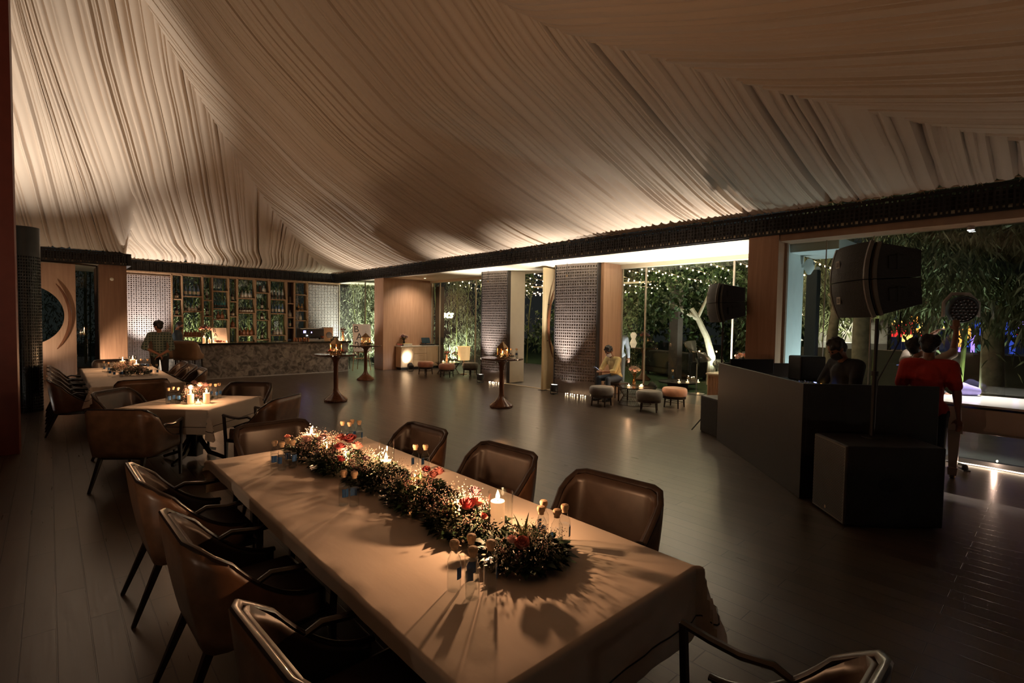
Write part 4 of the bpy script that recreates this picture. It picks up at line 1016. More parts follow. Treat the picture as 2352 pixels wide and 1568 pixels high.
for i, (z, m_, l) in enumerate([(0, mat('blue_book', (.10, .16, .30), .6), 'blue book at the bottom of the two on the sideboard'), (.045, mat('yellow_book', (.50, .38, .12), .6), 'yellow book on top of the blue one on the sideboard')]):
    t = thing('book', l, 'book', (9.93, 16.84, ZK+z), .1); box('cover', m_, (-.2, .2, -.13, .13, 0, .044), t, .003); box('pages', labw, (-.195, .196, -.132, .126, .005, .039), t, 0)
tag(petals((9.68, 16.75, ZK), ''), 'small mauve petal heap on the sideboard corner', 'flowers')
t = thing('cash_register', 'black till with angled screen on the sideboard', 'till', (10.82, 16.82, ZK), -.2)
box('base', black, (-.22, .3, -.14, .14, 0, .05), t, .01); MB().box(-.17, .17, -.012, .012, .03, .27, Matrix.Translation((0, -.02, .05)) @ Matrix.Rotation(-.5, 4, 'X')).build('screen', mat('dark_screen', (.03, .05, .06), .1), t, smooth=False, bev=.004)
MB().tube([(0, .06, .05), (0, .08, .16)], .03, 6).build('neck', black, t)
# ================================================================ lounge groups
velv = {'grey': mat('grey_velvet', (.13, .115, .10), .7, 0, .3, 8, .2, sheen=.6), 'rose': mat('salmon_velvet', (.42, .17, .10), .7, 0, .2, 8, .2, sheen=.6), 'olive': mat('olive_velvet', (.10, .09, .065), .7, 0, .3, 8, .2, sheen=.6), 'peach': mat('peach_velvet', (.50, .24, .13), .7, 0, .2, 8, .2, sheen=.6)}
def stool(x, y, c, lab, rz=0, r=.27):
    t = thing('round_stool', lab, 'stool', (x, y, 0), rz, 'round upholstered stools')
    MB().lathe([(0, .26), (r*.95, .262), (r, .29), (r*1.03, .35), (r, .41), (r*.9, .44), (r*.5, .455), (0, .458)], 36).build('cushion', velv[c], t)
    MB().lathe([(r*.9, .20), (r*.93, .205), (r*.93, .262), (0, .262)], 30).build('seat_frame', wood_dark, t)
    pr = []
    for k in range(4):
        a = PI/4+k*PI/2; c_, s_2 = math.cos(a), math.sin(a)
        MB().tube([(c_*r*.78, s_2*r*.78, .22), (c_*r*.86, s_2*r*.86, 0)], [.022, .014], 6).build('leg', wood_dark, t); pr.append((c_*r*.82, s_2*r*.82, .12))
    for k in range(4): MB().tube([pr[k], pr[(k+1) % 4]], .006, 5).build('stretcher', wood_dark, t)
    return t
stool(9.25, 7.1, 'grey', 'round grey stool in front of the bowed screen, beside the seated man', .2)
stool(9.50, 6.02, 'olive', 'round olive stool nearest the camera by the wire base coffee table', .5)
stool(10.42, 5.95, 'peach', 'round peach stool close to the terrace glass', .1)
def wire_table(x, y, r, lab):
    t = thing('wire_coffee_table', lab, 'coffee table', (x, y, 0))
    MB().lathe([(0, .40), (r-.01, .40), (r, .408), (r, .418), (0, .42)], 44).build('tabletop', mat('dark_glass_top', (.04, .035, .03), .08, 0, .1), t)
    b = MB(); n = 56
    for k in range(n):
        a = 2*PI*k/n
        b.tube([(math.cos(a)*r*.90, math.sin(a)*r*.90, .40), (math.cos(a+.2)*r*.60, math.sin(a+.2)*r*.60, .2), (math.cos(a+.4)*r*.84, math.sin(a+.4)*r*.84, .01)], .0035, 4)
    for rr, z in ((.90, .395), (.84, .008), (.60, .2)): b.tube([(math.cos(a)*r*rr, math.sin(a)*r*rr, z) for a in arc(0, 2*PI, 40)], .005, 5)
    b.build('wire_base', mat('bronze_wire', (.10, .06, .04), .35, .7), t); return t
wire_table(10.04, 6.74, .44, 'round coffee table on a fan of bronze wires before the seated man')
wire_table(10.3, 14.6, .46, 'round coffee table by the bamboo window near the sideboard')
vase_flowers('flower_vase', (10.08, 6.80, .421), 'cream rose bouquet in a tall amber glass vase on the near coffee table', [rose3_m, mat('cream_rose', (.72, .58, .44), .6), mat('cream_rose', 0)], .30, .055, .13, 12, glass_mat('amber_vase_glass', (1, .8, .62), 1.8), n=14, rr=.045)
for i, (x, y) in enumerate([(9.84, 6.78), (9.97, 6.55), (10.05, 6.57)]): votive((x, y, .421), 'lit votive candle on the wire table by the seated man, %s from him' % ORD[i], 1.0, r=.038)
vase_flowers('flower_vase', (10.32, 14.72, .421), 'pink carnations in an amber vase on the table by the bamboo window', [rose_m, dusty], .26, .05, .10, 13, mat('amber_vase', 0), n=9)
vase_flowers('flower_vase', (10.62, 14.55, .421), 'white blossom spray beside the pink carnations on the window table', [gyp_m, rose3_m], .2, .04, .16, 14, n=9, spread=1.1, rr=.028)
for i, (x, y) in enumerate([(10.12, 14.65), (10.25, 14.4), (10.38, 14.35)]): votive((x, y, .421), 'lit votive candle on the table by the bamboo window, %s from the sideboard' % ORD[i], 1.0, r=.04)
stool(9.60, 14.95, 'rose', 'round salmon stool against the sideboard end', .3)
stool(9.72, 13.85, 'rose', 'round salmon stool nearest the camera at the bamboo window table', .6)
stool(10.62, 13.75, 'olive', 'round olive grey stool beside the fire extinguisher', .2)
t = thing('brass_drum_lamp', 'pale gold drum shade lamp standing behind the olive grey stool', 'lamp', (10.68, 14.2, 0))
MB().lathe([(.12, 0), (.12, .02), (.015, .04), (.015, .5)], 20).build('base', brass, t)
MB().shell([(.20, .5), (.225, .98), (.222, .98), (.197, .5)], 28).build('lamp_shade', mat('gold_shade', (.55, .42, .2), .4, .2, emit=(1, .6, .25), es=.25), t)
lamp('shade_bulb', 'POINT', (0, 0, .8), 1.5, (1, .75, .5), .05, t)
t = thing('fire_extinguisher', 'red fire extinguisher at the foot of the screen beside the entrance', 'fire extinguisher', (10.72, 13.2, 0))
MB().lathe([(.07, 0), (.08, .02), (.08, .40), (.06, .46), (.02, .49), (.02, .52)], 22).build('cylinder', mat('signal_red', (.42, .02, .015), .35), t)
box('valve', black, (-.03, .03, -.015, .05, .51, .56), t, .003); MB().tube([(.03, 0, .54), (.10, 0, .5), (.095, 0, .2)], .009, 6).build('hose', black, t)

# door leaves with the round window and the bow handle
def door_leaf(name, loc, rz, mirror, m_, w=1.12, R=.86, zc=1.86):
    """leaf in local x 0..w, the round window is cut out of its far edge (x = w)"""
    o = MB(); H = 3.36; n = 28
    arcp = [(w-math.sqrt(max(0, R*R-(zz)**2)), zc+zz) for zz in [-R*math.cos(PI*i/n) for i in range(n+1)]]
    pts = [(0, .01), (w, .01)]+[(w, zc-R)]+arcp[1:-1]+[(w, zc+R), (w, H), (0, H)]
    N = len(pts); vs = [(x*mirror, y, z) for y in (-.035, .035) for x, z in pts]
    # triangulated as strips between the straight edge and the curved edge
    fs = []; zs = [p[1] for p in pts]
    def strip(yo, flip):
        L = [];
        left = [(0, z) for z in [.01]+[zc-R]+[p[1] for p in arcp[1:-1]]+[zc+R, H]]; right = [(w, .01), (w, zc-R)]+arcp[1:-1]+[(w, zc+R), (w, H)]
        for a, b in zip(left, right): L += [(a[0]*mirror, yo, a[1]), (b[0]*mirror, yo, b[1])]
        o.add(L, [((2*i, 2*i+1, 2*i+3, 2*i+2) if flip else (2*i, 2*i+2, 2*i+3, 2*i+1)) for i in range(len(left)-1)])
    strip(-.035, True); strip(.035, False)
    o.add(vs, [(i, (i+1) % N, N+(i+1) % N, N+i) for i in range(N)])
    d = o.build(name, m_, None, loc, rz, smooth=False); d['kind'] = 'structure'
    q = MB().add([((w-math.sqrt(max(0, R*R-zz*zz)))*mirror, 0, zc+zz) for zz in [-R*math.cos(PI*i/n) for i in range(n+1)]]+[(w*mirror, 0, zc)], [(i, i+1, n+1) for i in range(n)])
    q.build('door_window', g_win, d, smooth=False)
    h = MB(); pts = []
    for i in range(17):
        a = -.62+1.24*i/16; Rh = 1.62; pts.append(((w-R-.13+(1-math.cos(a))*Rh*1.0)*mirror, -.10, zc-.03+math.sin(a)*Rh))
    h.tube(pts, [.008+.03*math.sin(PI*i/16)**.7 for i in range(17)], 8, 1.3).build('door_handle', wood_red, d)
    for zz in (.5, -.5): MB().tube([((w-R-.08)*mirror, -.035, zc+zz), ((w-R-.08)*mirror, -.10, zc+zz)], .009, 6).build('handle_mount', black, d)
    return d
door_leaf('door_1', (.58, 19.75, 0), PI, -1, wood_panel)
D1 = bpy.data.objects['door_1']; D1.rotation_euler = (0, 0, 0); D1.location = (.58, 19.72, 0)
door_leaf('door_2', (-1.49, 19.72, 0), 0, 1, wood_panel, w=1.02)
yel = wood_mat('pale_yellow_veneer', (.60, .46, .25), (.70, .55, .32), .45)
door_leaf('door_3', (9.97, 9.68, 0), math.radians(17), 1, yel)
MB().box(9.9, 10.1, 9.6, 9.78, 0, .012).build('trim_door_pivot', black, smooth=False, kind='structure')

# uplights of the hall; the added fill lamps are marked
uplight((9.68, 12.02, 0), (9.80, 12.0, 3.4), 520, 'black round uplight on the floor before the screen left of the entrance', 66)
uplight((9.70, 8.98, 0), (9.82, 8.85, 3.4), 620, 'black round uplight on the floor before the screen beside the seated man', 66)
uplight((9.72, 16.15, 0), (9.85, 16.75, .55), 60, 'black round uplight on the floor leaning toward the sideboard', 52)
t = thing('added_downlight', 'small round downlight added in the cream soffit to brighten the sideboard wall', 'added ceiling light', (10.15, 15.9, 3.405)); MB().lathe([(.05, 0), (.055, -.008), (.04, -.01), (.038, .0)], 18).build('trim_ring', cream, t); MB().lathe([(0, -.002), (.038, -.002)], 16).build('lens', emis('lamp_lens', 0, 0), t)
lamp('added_downlight_beam', 'SPOT', (0, 0, -.03), 75, (1, .84, .64), .04, t, size=110, blend=1, aim=(0, 1.0, -1.9))  # downlight added to brighten the wood wall, no fitting seen there
uplight((-.75, 18.3, 0), (-.1, 19.7, 1.9), 60, 'added floor uplight behind the round column, brightening the round windowed door', 85, (1, .84, .64))  # uplight added to lift the brightness of the door leaf
uplight((.15, 18.7, 0), (5.4, 21, 1.7), 230, 'added floor uplight by the entry door, brightening the bar', 70, (1, .84, .64))  # uplight added so the bar front and shelves come out brighter
uplight((2.35, 20.9, 0), (2.40, 20.9, 3.4), 420, 'small round uplight on the floor behind the plaid shirt, under the pale screen', 80)
uplight((8.65, 19.3, 0), (8.3, 17.2, 3.9), 420, 'round uplight on the floor behind the bar sign easel', 70)
uplight((10.75, 5.35, 0), (10.45, 5.35, 3.4), 900, 'round uplight on the lounge floor behind the sound desk', 95)
uplight((12.1, 7.6, -.015), (12.2, 9.2, 1.2), 50, 'small bright uplight on the terrace behind the cream roses', 90)
uplight((-1.3, 15.4, 0), (-.3, 16.2, 7.2), 1050, 'uplight hidden behind the round column, washing the drapes high up', 66)
for _i, (_x, _y, _p, _a) in enumerate([(-2.6, 1.5, 110, (1.5, 7, 7)), (-.95, 10.9, 115, (2.5, 12.5, 7)), (-3.5, -2.5, 40, (0, 4, 7)), (3.5, -3.2, 30, (3.5, 2, 7)), (7.6, -3.2, 8, (6.5, 1, 6))]):  # fill uplights added out of view to brighten the drapes
    uplight((_x, _y, 0), _a, _p, 'added fill uplight along the unseen side of the hall, %s from the entry' % ORD[_i], 100, (1, .72, .48))

def fairy_floor(loc, w, lab, n=9):
    t = thing('fairy_lights', lab, 'string lights', loc); rnd = random.Random(4)
    pts = [(rnd.uniform(-.04, .04), -w*i/(n-1), .014+.01*(i % 2)) for i in range(n)]
    MB().tube(pts, .003, 4).build('wire', mat('wire', (.3, .22, .15), .5), t)
    for p in pts: MB().ball((p[0], p[1], p[2]+.006), .011, 7, 5).build('bulb', emis('fairy_bulb', (1, .72, .42), 16), t)
    return t
fairy_floor((9.97, 8.80, 0), .62, 'short run of glowing fairy lights along the foot of the middle screen')
fairy_floor((9.95, 11.9, 0), .5, 'short run of glowing fairy lights along the foot of the entrance screen')

# ================================================================ sound desk and loudspeakers
db = thing('sound_desk', 'angular dark grey sound desk with panels at two angles', 'desk', (0, 0, 0))
P0, P1, P2 = Vector((8.07, 3.79)), Vector((6.07, 1.89)), Vector((6.98, .90))
def panel(nm, a, b, th, z0, z1, m_):
    d = (b-a).normalized(); n = Vector((-d.y, d.x)); n = n if n.dot(Vector((1, 1))) > 0 else -n
    return MB().prism([tuple(a), tuple(b), tuple(b+n*th), tuple(a+n*th)], z0, z1).build(nm, m_, db, smooth=False, bev=.004)
panel('front_panel', P0, P1, .04, 0, 1.265, booth_m); panel('side_panel', P1, P2, .04, 0, 1.265, booth_m)
P3 = Vector((9.05, 3.05)); panel('back_panel', P0, P3, .035, 0, 1.265, booth_m)
MB().prism([(6.30, 1.93), (7.1, 1.12), (8.1, 1.9), (8.6, 2.9), (8.05, 3.6)][::-1], 1.04, 1.08).build('desk_top', black, db, smooth=False)
t = thing('mixing_console', 'low black mixing console with small lit keys under the hands of the man in black', 'mixing console', (6.86, 2.08, 1.08), math.radians(43.6+180))
box('body', black, (-.42, .42, -.2, .2, 0, .09), t, .01)
b = MB()
for i in range(11):
    for j in range(4): b.lathe([(.011, 0), (.009, .018), (0, .019)], 8, (-.36+i*.072, -.14+j*.075, .09))
kn = b.build('knobs', steel, t); kn['kind'] = 'stuff'
for k in range(4): MB().box(-.3+k*.16, -.26+k*.16, .165, .18, .09, .096).build('lit_key', emis('amber_key' if k % 2 else 'blue_key', (1, .5, .1) if k % 2 else (.2, .3, 1), 4), t, smooth=False)
t = thing('flat_monitor', 'flat black monitor lying open behind the desk front beside the pillar', 'monitor', (8.35, 3.42, 1.08), math.radians(-38))
box('screen', black, (-.36, .36, -.015, .015, .02, .26), t, .004); box('stand', black, (-.12, .12, -.08, .08, 0, .02), t, .003)
t = thing('monitor_speaker', 'black box monitor speaker standing behind the man in black, by the white outside wall', 'loudspeaker', (8.35, 2.62, 1.08), math.radians(-40))
box('cabinet', black, (-.19, .19, -.16, .16, 0, .36), t, .02); box('grille', black_gr, (-.17, .17, -.165, -.16, .02, .34), t, 0)

def badge(parent, M_, w, glyph=True):
    b = MB().box(-w/2, w/2, -.002, .002, -w/2, w/2, M_); b.build('badge', mat('badge_grey', (.36, .34, .30), .5), parent, smooth=False)
    MB().box(-w*.32, w*.32, -.004, -.002, -w*.32, w*.32, M_).build('badge_plate', mat('badge_dark', (.05, .045, .04), .5), parent, smooth=False)
    o = text_mesh('badge_text', 'JBL', w*.38, mat('badge_grey', 0), .0005, True); o.parent = parent
    o.matrix_local = M_ @ Matrix.Translation((0, -.0055, 0)) @ Matrix.Rotation(PI/2, 4, 'X')
def array_speaker(loc, rz, lab, W_, Hh, D_, tilt):
    """two stacked wedge cabinets, their bowed grille face toward local -Y"""
    t = thing('line_array_speaker', lab, 'loudspeaker', loc, rz, 'two-box loudspeakers on poles')
    A = Matrix.Rotation(tilt, 4, 'X')
    for s in (1, -1):
        def wedge(pts, g=0.0):
            m_ = MB(); n = len(pts); zs = [0, .25, .5, .75, 1]
            for q in zs:
                for x, y in pts:
                    k = (y+D_*.5)/D_; top = Hh*(1-.30*max(0, k)) - g; z = s*(.004+(top-.004)*q)
                    m_.v.append(tuple(A @ Vector((x, y + .55*z*z*(1-.8*max(0, min(1, k))), z))))
            m_.f = [tuple(range(n))[::-1], tuple(range(4*n, 5*n))] + [(r*n+i, r*n+(i+1) % n, (r+1)*n+(i+1) % n, (r+1)*n+i) for r in range(4) for i in range(n)]
            if s < 0: m_.f = [f[::-1] for f in m_.f]
            return m_
        n = 10; prof = [((-1+2*i/n)*(W_/2-.02), -D_*.5-.03+.05*(-1+2*i/n)**2) for i in range(n+1)]
        wedge([(-W_/2+.01, -D_*.36), (W_/2-.01, -D_*.36), (W_*.41, D_*.5), (-W_*.41, D_*.5)]).build('cabinet', mat('black_box_paint', 0), t, smooth=False, bev=.006)
        wedge(prof+[(W_/2-.02, -D_*.37), (-W_/2+.02, -D_*.37)], .004).build('grille', black_gr, t, smooth=False)
        for e in (-1, 1):
            wedge([(e*W_*.5-.014, -D_*.47), (e*W_*.5+.010, -D_*.47), (e*W_*.5+.010, -D_*.40), (e*W_*.5-.014, -D_*.40)][::(1 if e else 1)], -.004).build('edge_trim', mat('trim_grey', 0), t, smooth=False)
            wedge([(e*W_*.5-.014, -D_*.33), (e*W_*.5+.012, -D_*.33), (e*W_*.5+.012, -D_*.27), (e*W_*.5-.014, -D_*.27)], -.004).build('edge_trim', mat('trim_grey', 0), t, smooth=False)
            Q = A @ Matrix.Translation((e*(W_*.455+.004), D_*.10, s*Hh*.42)) @ Matrix.Rotation(-e*.10, 4, 'Z').inverted()
            MB().box(-.01, .006, -.085, .085, -.06, .06, Q).box(-.012, .012, -.012, .012, -.07, .07, Q).build('handle_cup', black, t, smooth=False)
        badge(t, A @ Matrix.Translation((-W_*.12, -D_*.5-.036+.55*(Hh*.5)**2, s*Hh*.5)), .075)
    return t
def pole(loc, h, lab, tri=True):
    t = thing('speaker_stand', lab, 'speaker stand', loc)
    MB().tube([(0, 0, .02), (0, 0, h*.55)], .022, 10).build('lower_pole', black, t); MB().tube([(0, 0, h*.5), (0, 0, h)], .016, 10).build('upper_pole', black, t)
    MB().tube([(0, 0, h*.52), (0, 0, h*.56)], .034, 10).build('collar', black, t)
    if tri:
        for k in range(3):
            a = 2.6+k*2*PI/3; MB().tube([(math.cos(a)*.55, math.sin(a)*.55, .015), (0, 0, .6)], .012, 6).build('leg', black, t)
    else: MB().lathe([(.09, 0), (.09, .008), (.03, .02)], 18).build('socket_plate', black, t)
    return t
sub = thing('subwoofer', 'large black subwoofer box with metal grille front, closest to the camera', 'loudspeaker', (5.93, 1.22, 0), 0)
SC = [Vector((5.93, 1.75)), Vector((5.50, 1.35)), Vector((6.13, .72)), Vector((6.56, 1.12))]
SC = [p-Vector((5.93, 1.22)) for p in SC]
MB().prism([tuple(p) for p in SC], .02, .775).build('cabinet', mat('black_box_paint', 0), sub, smooth=False, bev=.012)
d = (SC[1]-SC[0]).normalized(); n2 = Vector((d.y, -d.x)); n2 = n2 if n2.dot(SC[1]-SC[2]) > 0 else -n2
g = [SC[0]+d*.012, SC[1]-d*.012]
MB().prism([tuple(g[0]), tuple(g[1]), tuple(g[1]+n2*.012), tuple(g[0]+n2*.012)], .03, .765).build('frame', mat('trim_grey', 0), sub, smooth=False)
b = MB(); Lg = (g[1]-g[0]).length; nx, nz = 26, 44
for i in range(nx):
    for j in range(nz):
        u = (i+.5+(j % 2)*.5)/(nx+1); p = g[0].lerp(g[1], u)+n2*.0125; z = .045+(j+.5)*.705/nz; hw = Lg/nx*.33*d; h2 = .0052
        b.add([(p.x-hw.x, p.y-hw.y, z-h2), (p.x+hw.x, p.y+hw.y, z-h2), (p.x+hw.x, p.y+hw.y, z+h2), (p.x-hw.x, p.y-hw.y, z+h2)], [(0, 1, 2, 3)])
b.build('grille', black_gr, sub, smooth=False)
p = g[0].lerp(g[1], .45)+n2*.016; MB().box(-.012, .012, -.001, .002, -.014, .014, Matrix.Translation((p.x, p.y, .085)) @ Matrix.Rotation(math.atan2(d.y, d.x), 4, 'Z')).build('badge', mat('badge_bright', (.65, .5, .35), .4), sub, smooth=False)
sd = (SC[2]-SC[1]).normalized(); q = SC[1].lerp(SC[2], .45); nn = Vector((sd.y, -sd.x)); nn = nn if nn.dot(SC[1]-SC[0]) > 0 else -nn
MB().lathe([(.0, .004), (.055, .004), (.07, .0), (.0, -.002)], 24, M=Matrix.Translation((q.x, q.y, .42)) @ Matrix.Rotation(math.atan2(sd.y, sd.x), 4, 'Z') @ Matrix.Diagonal((1.6, 1, 1, 1)) @ Matrix.Rotation(PI/2, 4, 'X')).build('handle_cup', mat('pit_black', (.004, .004, .004), .6), sub)
MB().box(-.2, .2, -.2, .2, 0, .025, Matrix.Rotation(.75, 4, 'Z')).build('feet', black, sub, smooth=False)
pole((6.13, 1.30, .775), 1.2, 'black speaker pole rising from the large subwoofer', tri=False)
array_speaker((6.20, 1.36, 2.36), math.radians(-140), 'big two-box black loudspeaker on the pole above the subwoofer', .66, .37, .56, .06)
MB().tube([(6.35, 1.15, 2.05), (6.28, 1.14, 1.75), (6.17, 1.28, 1.35), (6.135, 1.30, 1.0), (6.16, 1.33, .80)], .007, 6).build('speaker_cable', black)
tag(bpy.data.objects['speaker_cable'], 'black cable dropping from the big loudspeaker along its pole', 'cable')
pole((8.85, 4.15, 0), 1.95, 'black tripod speaker stand beside the wood clad stage pillar')
array_speaker((8.85, 4.12, 2.27), math.radians(-140), 'two-box black loudspeaker on a stand before the string lights and wood pillar', .62, .34, .52, .05)
t = thing('subwoofer', 'smaller black loudspeaker box on the floor at the far end of the sound desk', 'loudspeaker', (8.46, 4.32, 0), 0)
a0, a1 = Vector((0, 0)), Vector((-.30, -.46)); e2 = Vector((.36, -.24)); pr = [a0, a1, a1+e2, a0+e2]
MB().prism([tuple(p) for p in pr], .02, .64).build('cabinet', mat('black_box_paint', 0), t, smooth=False, bev=.01)
dd = (a1-a0).normalized(); nn = Vector((dd.y, -dd.x)); nn = -nn if nn.dot(e2) > 0 else nn
MB().prism([tuple(a0+dd*.02), tuple(a1-dd*.02), tuple(a1-dd*.02+nn*.008), tuple(a0+dd*.02+nn*.008)], .04, .62).build('grille', black_gr, t, smooth=False)
MB().prism([(.0, -.02), (-.25, -.42), (0, -.6), (.3, -.25)], 0, .02).build('feet', black, t, smooth=False)
# rear side table with glassware and roses next to the pillar
t = thing('slatted_cabinet', 'slatted wood side cabinet with pale top behind the sound desk', 'cabinet', (0, 0, 0))
box('body', wood_pale, (10.15, 11.0, 4.55, 5.05, .0, .84), t, .004); box('top', cream, (10.12, 11.03, 4.52, 5.08, .84, .87), t, .003)
b = MB()
for i in range(14): b.box(10.138, 10.15, 4.56+i*.035, 4.575+i*.035, .06, .8)
b.build('slat_front', wood_panel, t, smooth=False)
t = thing('serving_tray', 'long yellow cloth tray laid on the slatted side cabinet', 'tray', (0, 0, 0)); box('tray_body', mat('yellow_cloth', (.55, .42, .14), .7), (10.55, 10.98, 4.55, 5.0, .93, .955), t, .01); box('riser', wood_oak, (10.6, 10.95, 4.6, 4.95, .87, .93), t, .004)
vase_flowers('flower_vase', (10.78, 4.62, .956), 'peach roses in a glass vase against the stage pillar', [rose3_m, mat('peach_rose', (.72, .36, .2), .6), rose_m], .17, .06, .13, 21, n=12, rr=.05)
for i, (x, y) in enumerate([(10.22, 4.98), (10.28, 4.85), (10.36, 4.95), (10.4, 4.8)]):
    tag(MB().shell([(.028, 0), (.032, .004), (.036, .15), (.034, .15), (.026, .01)], 14).build('drinking_glass', g_clear, None, (x, y, .87)), 'clear glass on the slatted side cabinet, %s from the lounge' % ORD[i], 'glass', 'glasses on the slatted side cabinet')

# ================================================================ white piano
pn = thing('grand_piano', 'white grand piano with turned square legs at the stage window', 'piano', (0, 0, 0))
white_lac = mat('white_lacquer', (.62, .50, .42), .15, 0, .02, coat=.5)
out = [(8.20, 1.04), (8.36, 1.14), (8.62, 1.17), (8.95, 1.12), (9.18, .95), (9.30, .6), (9.30, -.9), (8.05, -.9), (8.12, .2), (8.16, .85)]
MB().prism(out[::-1], .64, .93).build('case', white_lac, pn, smooth=False, bev=.012)
MB().prism([(x*1.0+(.02 if x > 8.7 else -.02), y+(.02 if y > .5 else 0)) for x, y in out][::-1], .955, .985).build('lid', mat('white_gloss', (.75, .72, .66), .1, 0, .02), pn, smooth=False, bev=.008)
for (x, y) in ((8.40, .92), (8.25, -.7), (9.15, -.6)):
    l = MB().tube([(x, y, .64), (x, y, .58)], .12, 4); l.tube([(x, y, .58), (x, y, .12)], [.085, .055], 4).tube([(x, y, .14), (x, y, .04)], [.07, .06], 4)
    lg = l.build('leg', white_lac, pn, smooth=False); MB().lathe([(.02, 0), (.03, .01), (.03, .035), (.01, .04)], 12, (x, y, 0)).build('caster', brass, lg)
# light run on the floor at the foot of the big window
t = thing('rope_light', 'glowing pale rope light along the foot of the stage window', 'rope light', (0, 0, 0))
MB().tube([(9.33+.03*math.sin(i*.9), 2.2-i*.16, .015) for i in range(30)], .008, 6).build('light_tube', emis('rope_glow', (1, .78, .55), 2.2, True), t)
for i in range(4): lamp('rope_glow', 'POINT', (9.30, 1.5-i*.9, .05), 2.5, (1, .68, .5), .012, t)
for i in range(5): MB().tube([(9.33+.03*math.sin(i*5.4), 2.0-i*.9, .016), (9.33, 1.96-i*.9, .016)], .014, 6).build('tube_clip', black, t)
t = thing('shoe', 'dark shoe under the piano by the rope light', 'shoe', (8.95, .86, 0), .6); MB().cap((0, 0, .04), (.16, 0, .035), .045, .04).build('upper', black, t, remesh=.012); MB().box(-.05, .21, -.04, .04, 0, .015).build('sole', black, t, smooth=False)
t = thing('window_spotlight', 'small bright white spotlight under the lintel of the stage window', 'spotlight', (9.42, .97, 3.29))
MB().lathe([(.035, 0), (.045, -.03), (.04, -.05)], 16).build('housing', steel, t); MB().lathe([(0, -.052), (.038, -.05)], 16).build('lens', emis('cold_lens', (.9, .92, 1), 25), t)
lamp('spot_beam', 'SPOT', (0, 0, -.07), 330, (1, .93, .86), .03, t, size=62, blend=.9, aim=(-.28, .0, -2))
# ================================================================ people
def V(*a): return Vector(a)
def hand(b, w, d, up, s=1, curl=.5, side=1):
    """palm and five fingers starting at the wrist w, pointing along d, palm normal = up"""
    d = d.normalized(); sd = d.cross(up).normalized()*side; up = sd.cross(d).normalized()*side
    b.cap(w, w+d*.05*s, .026*s, .024*s, 8); b.cap(w+d*.05*s+sd*.022*s, w+d*.075*s+sd*.024*s, .018*s, .014*s, 8); b.cap(w+d*.05*s-sd*.022*s, w+d*.07*s-sd*.024*s, .018*s, .013*s, 8)
    for k, (o, l) in enumerate([(.030, .066), (.011, .075), (-.009, .07), (-.028, .055)]):
        a = w+d*.082*s+sd*o*s; m1 = a+(d*math.cos(curl*.7)-up*math.sin(curl*.7))*l*.5*s; e = m1+(d*math.cos(curl*1.7)-up*math.sin(curl*1.7))*l*.5*s
        b.cap(a, m1, .0095*s, .009*s, 7); b.cap(m1, e, .009*s, .0078*s, 7)
    a = w+d*.02*s+sd*.03*s; m1 = a+(d*.7+sd*.75-up*.2).normalized()*.035*s; b.cap(a, m1, .012*s, .011*s, 7); b.cap(m1, m1+(d*.9+sd*.3-up*.3).normalized()*.03*s, .011*s, .009*s, 7)
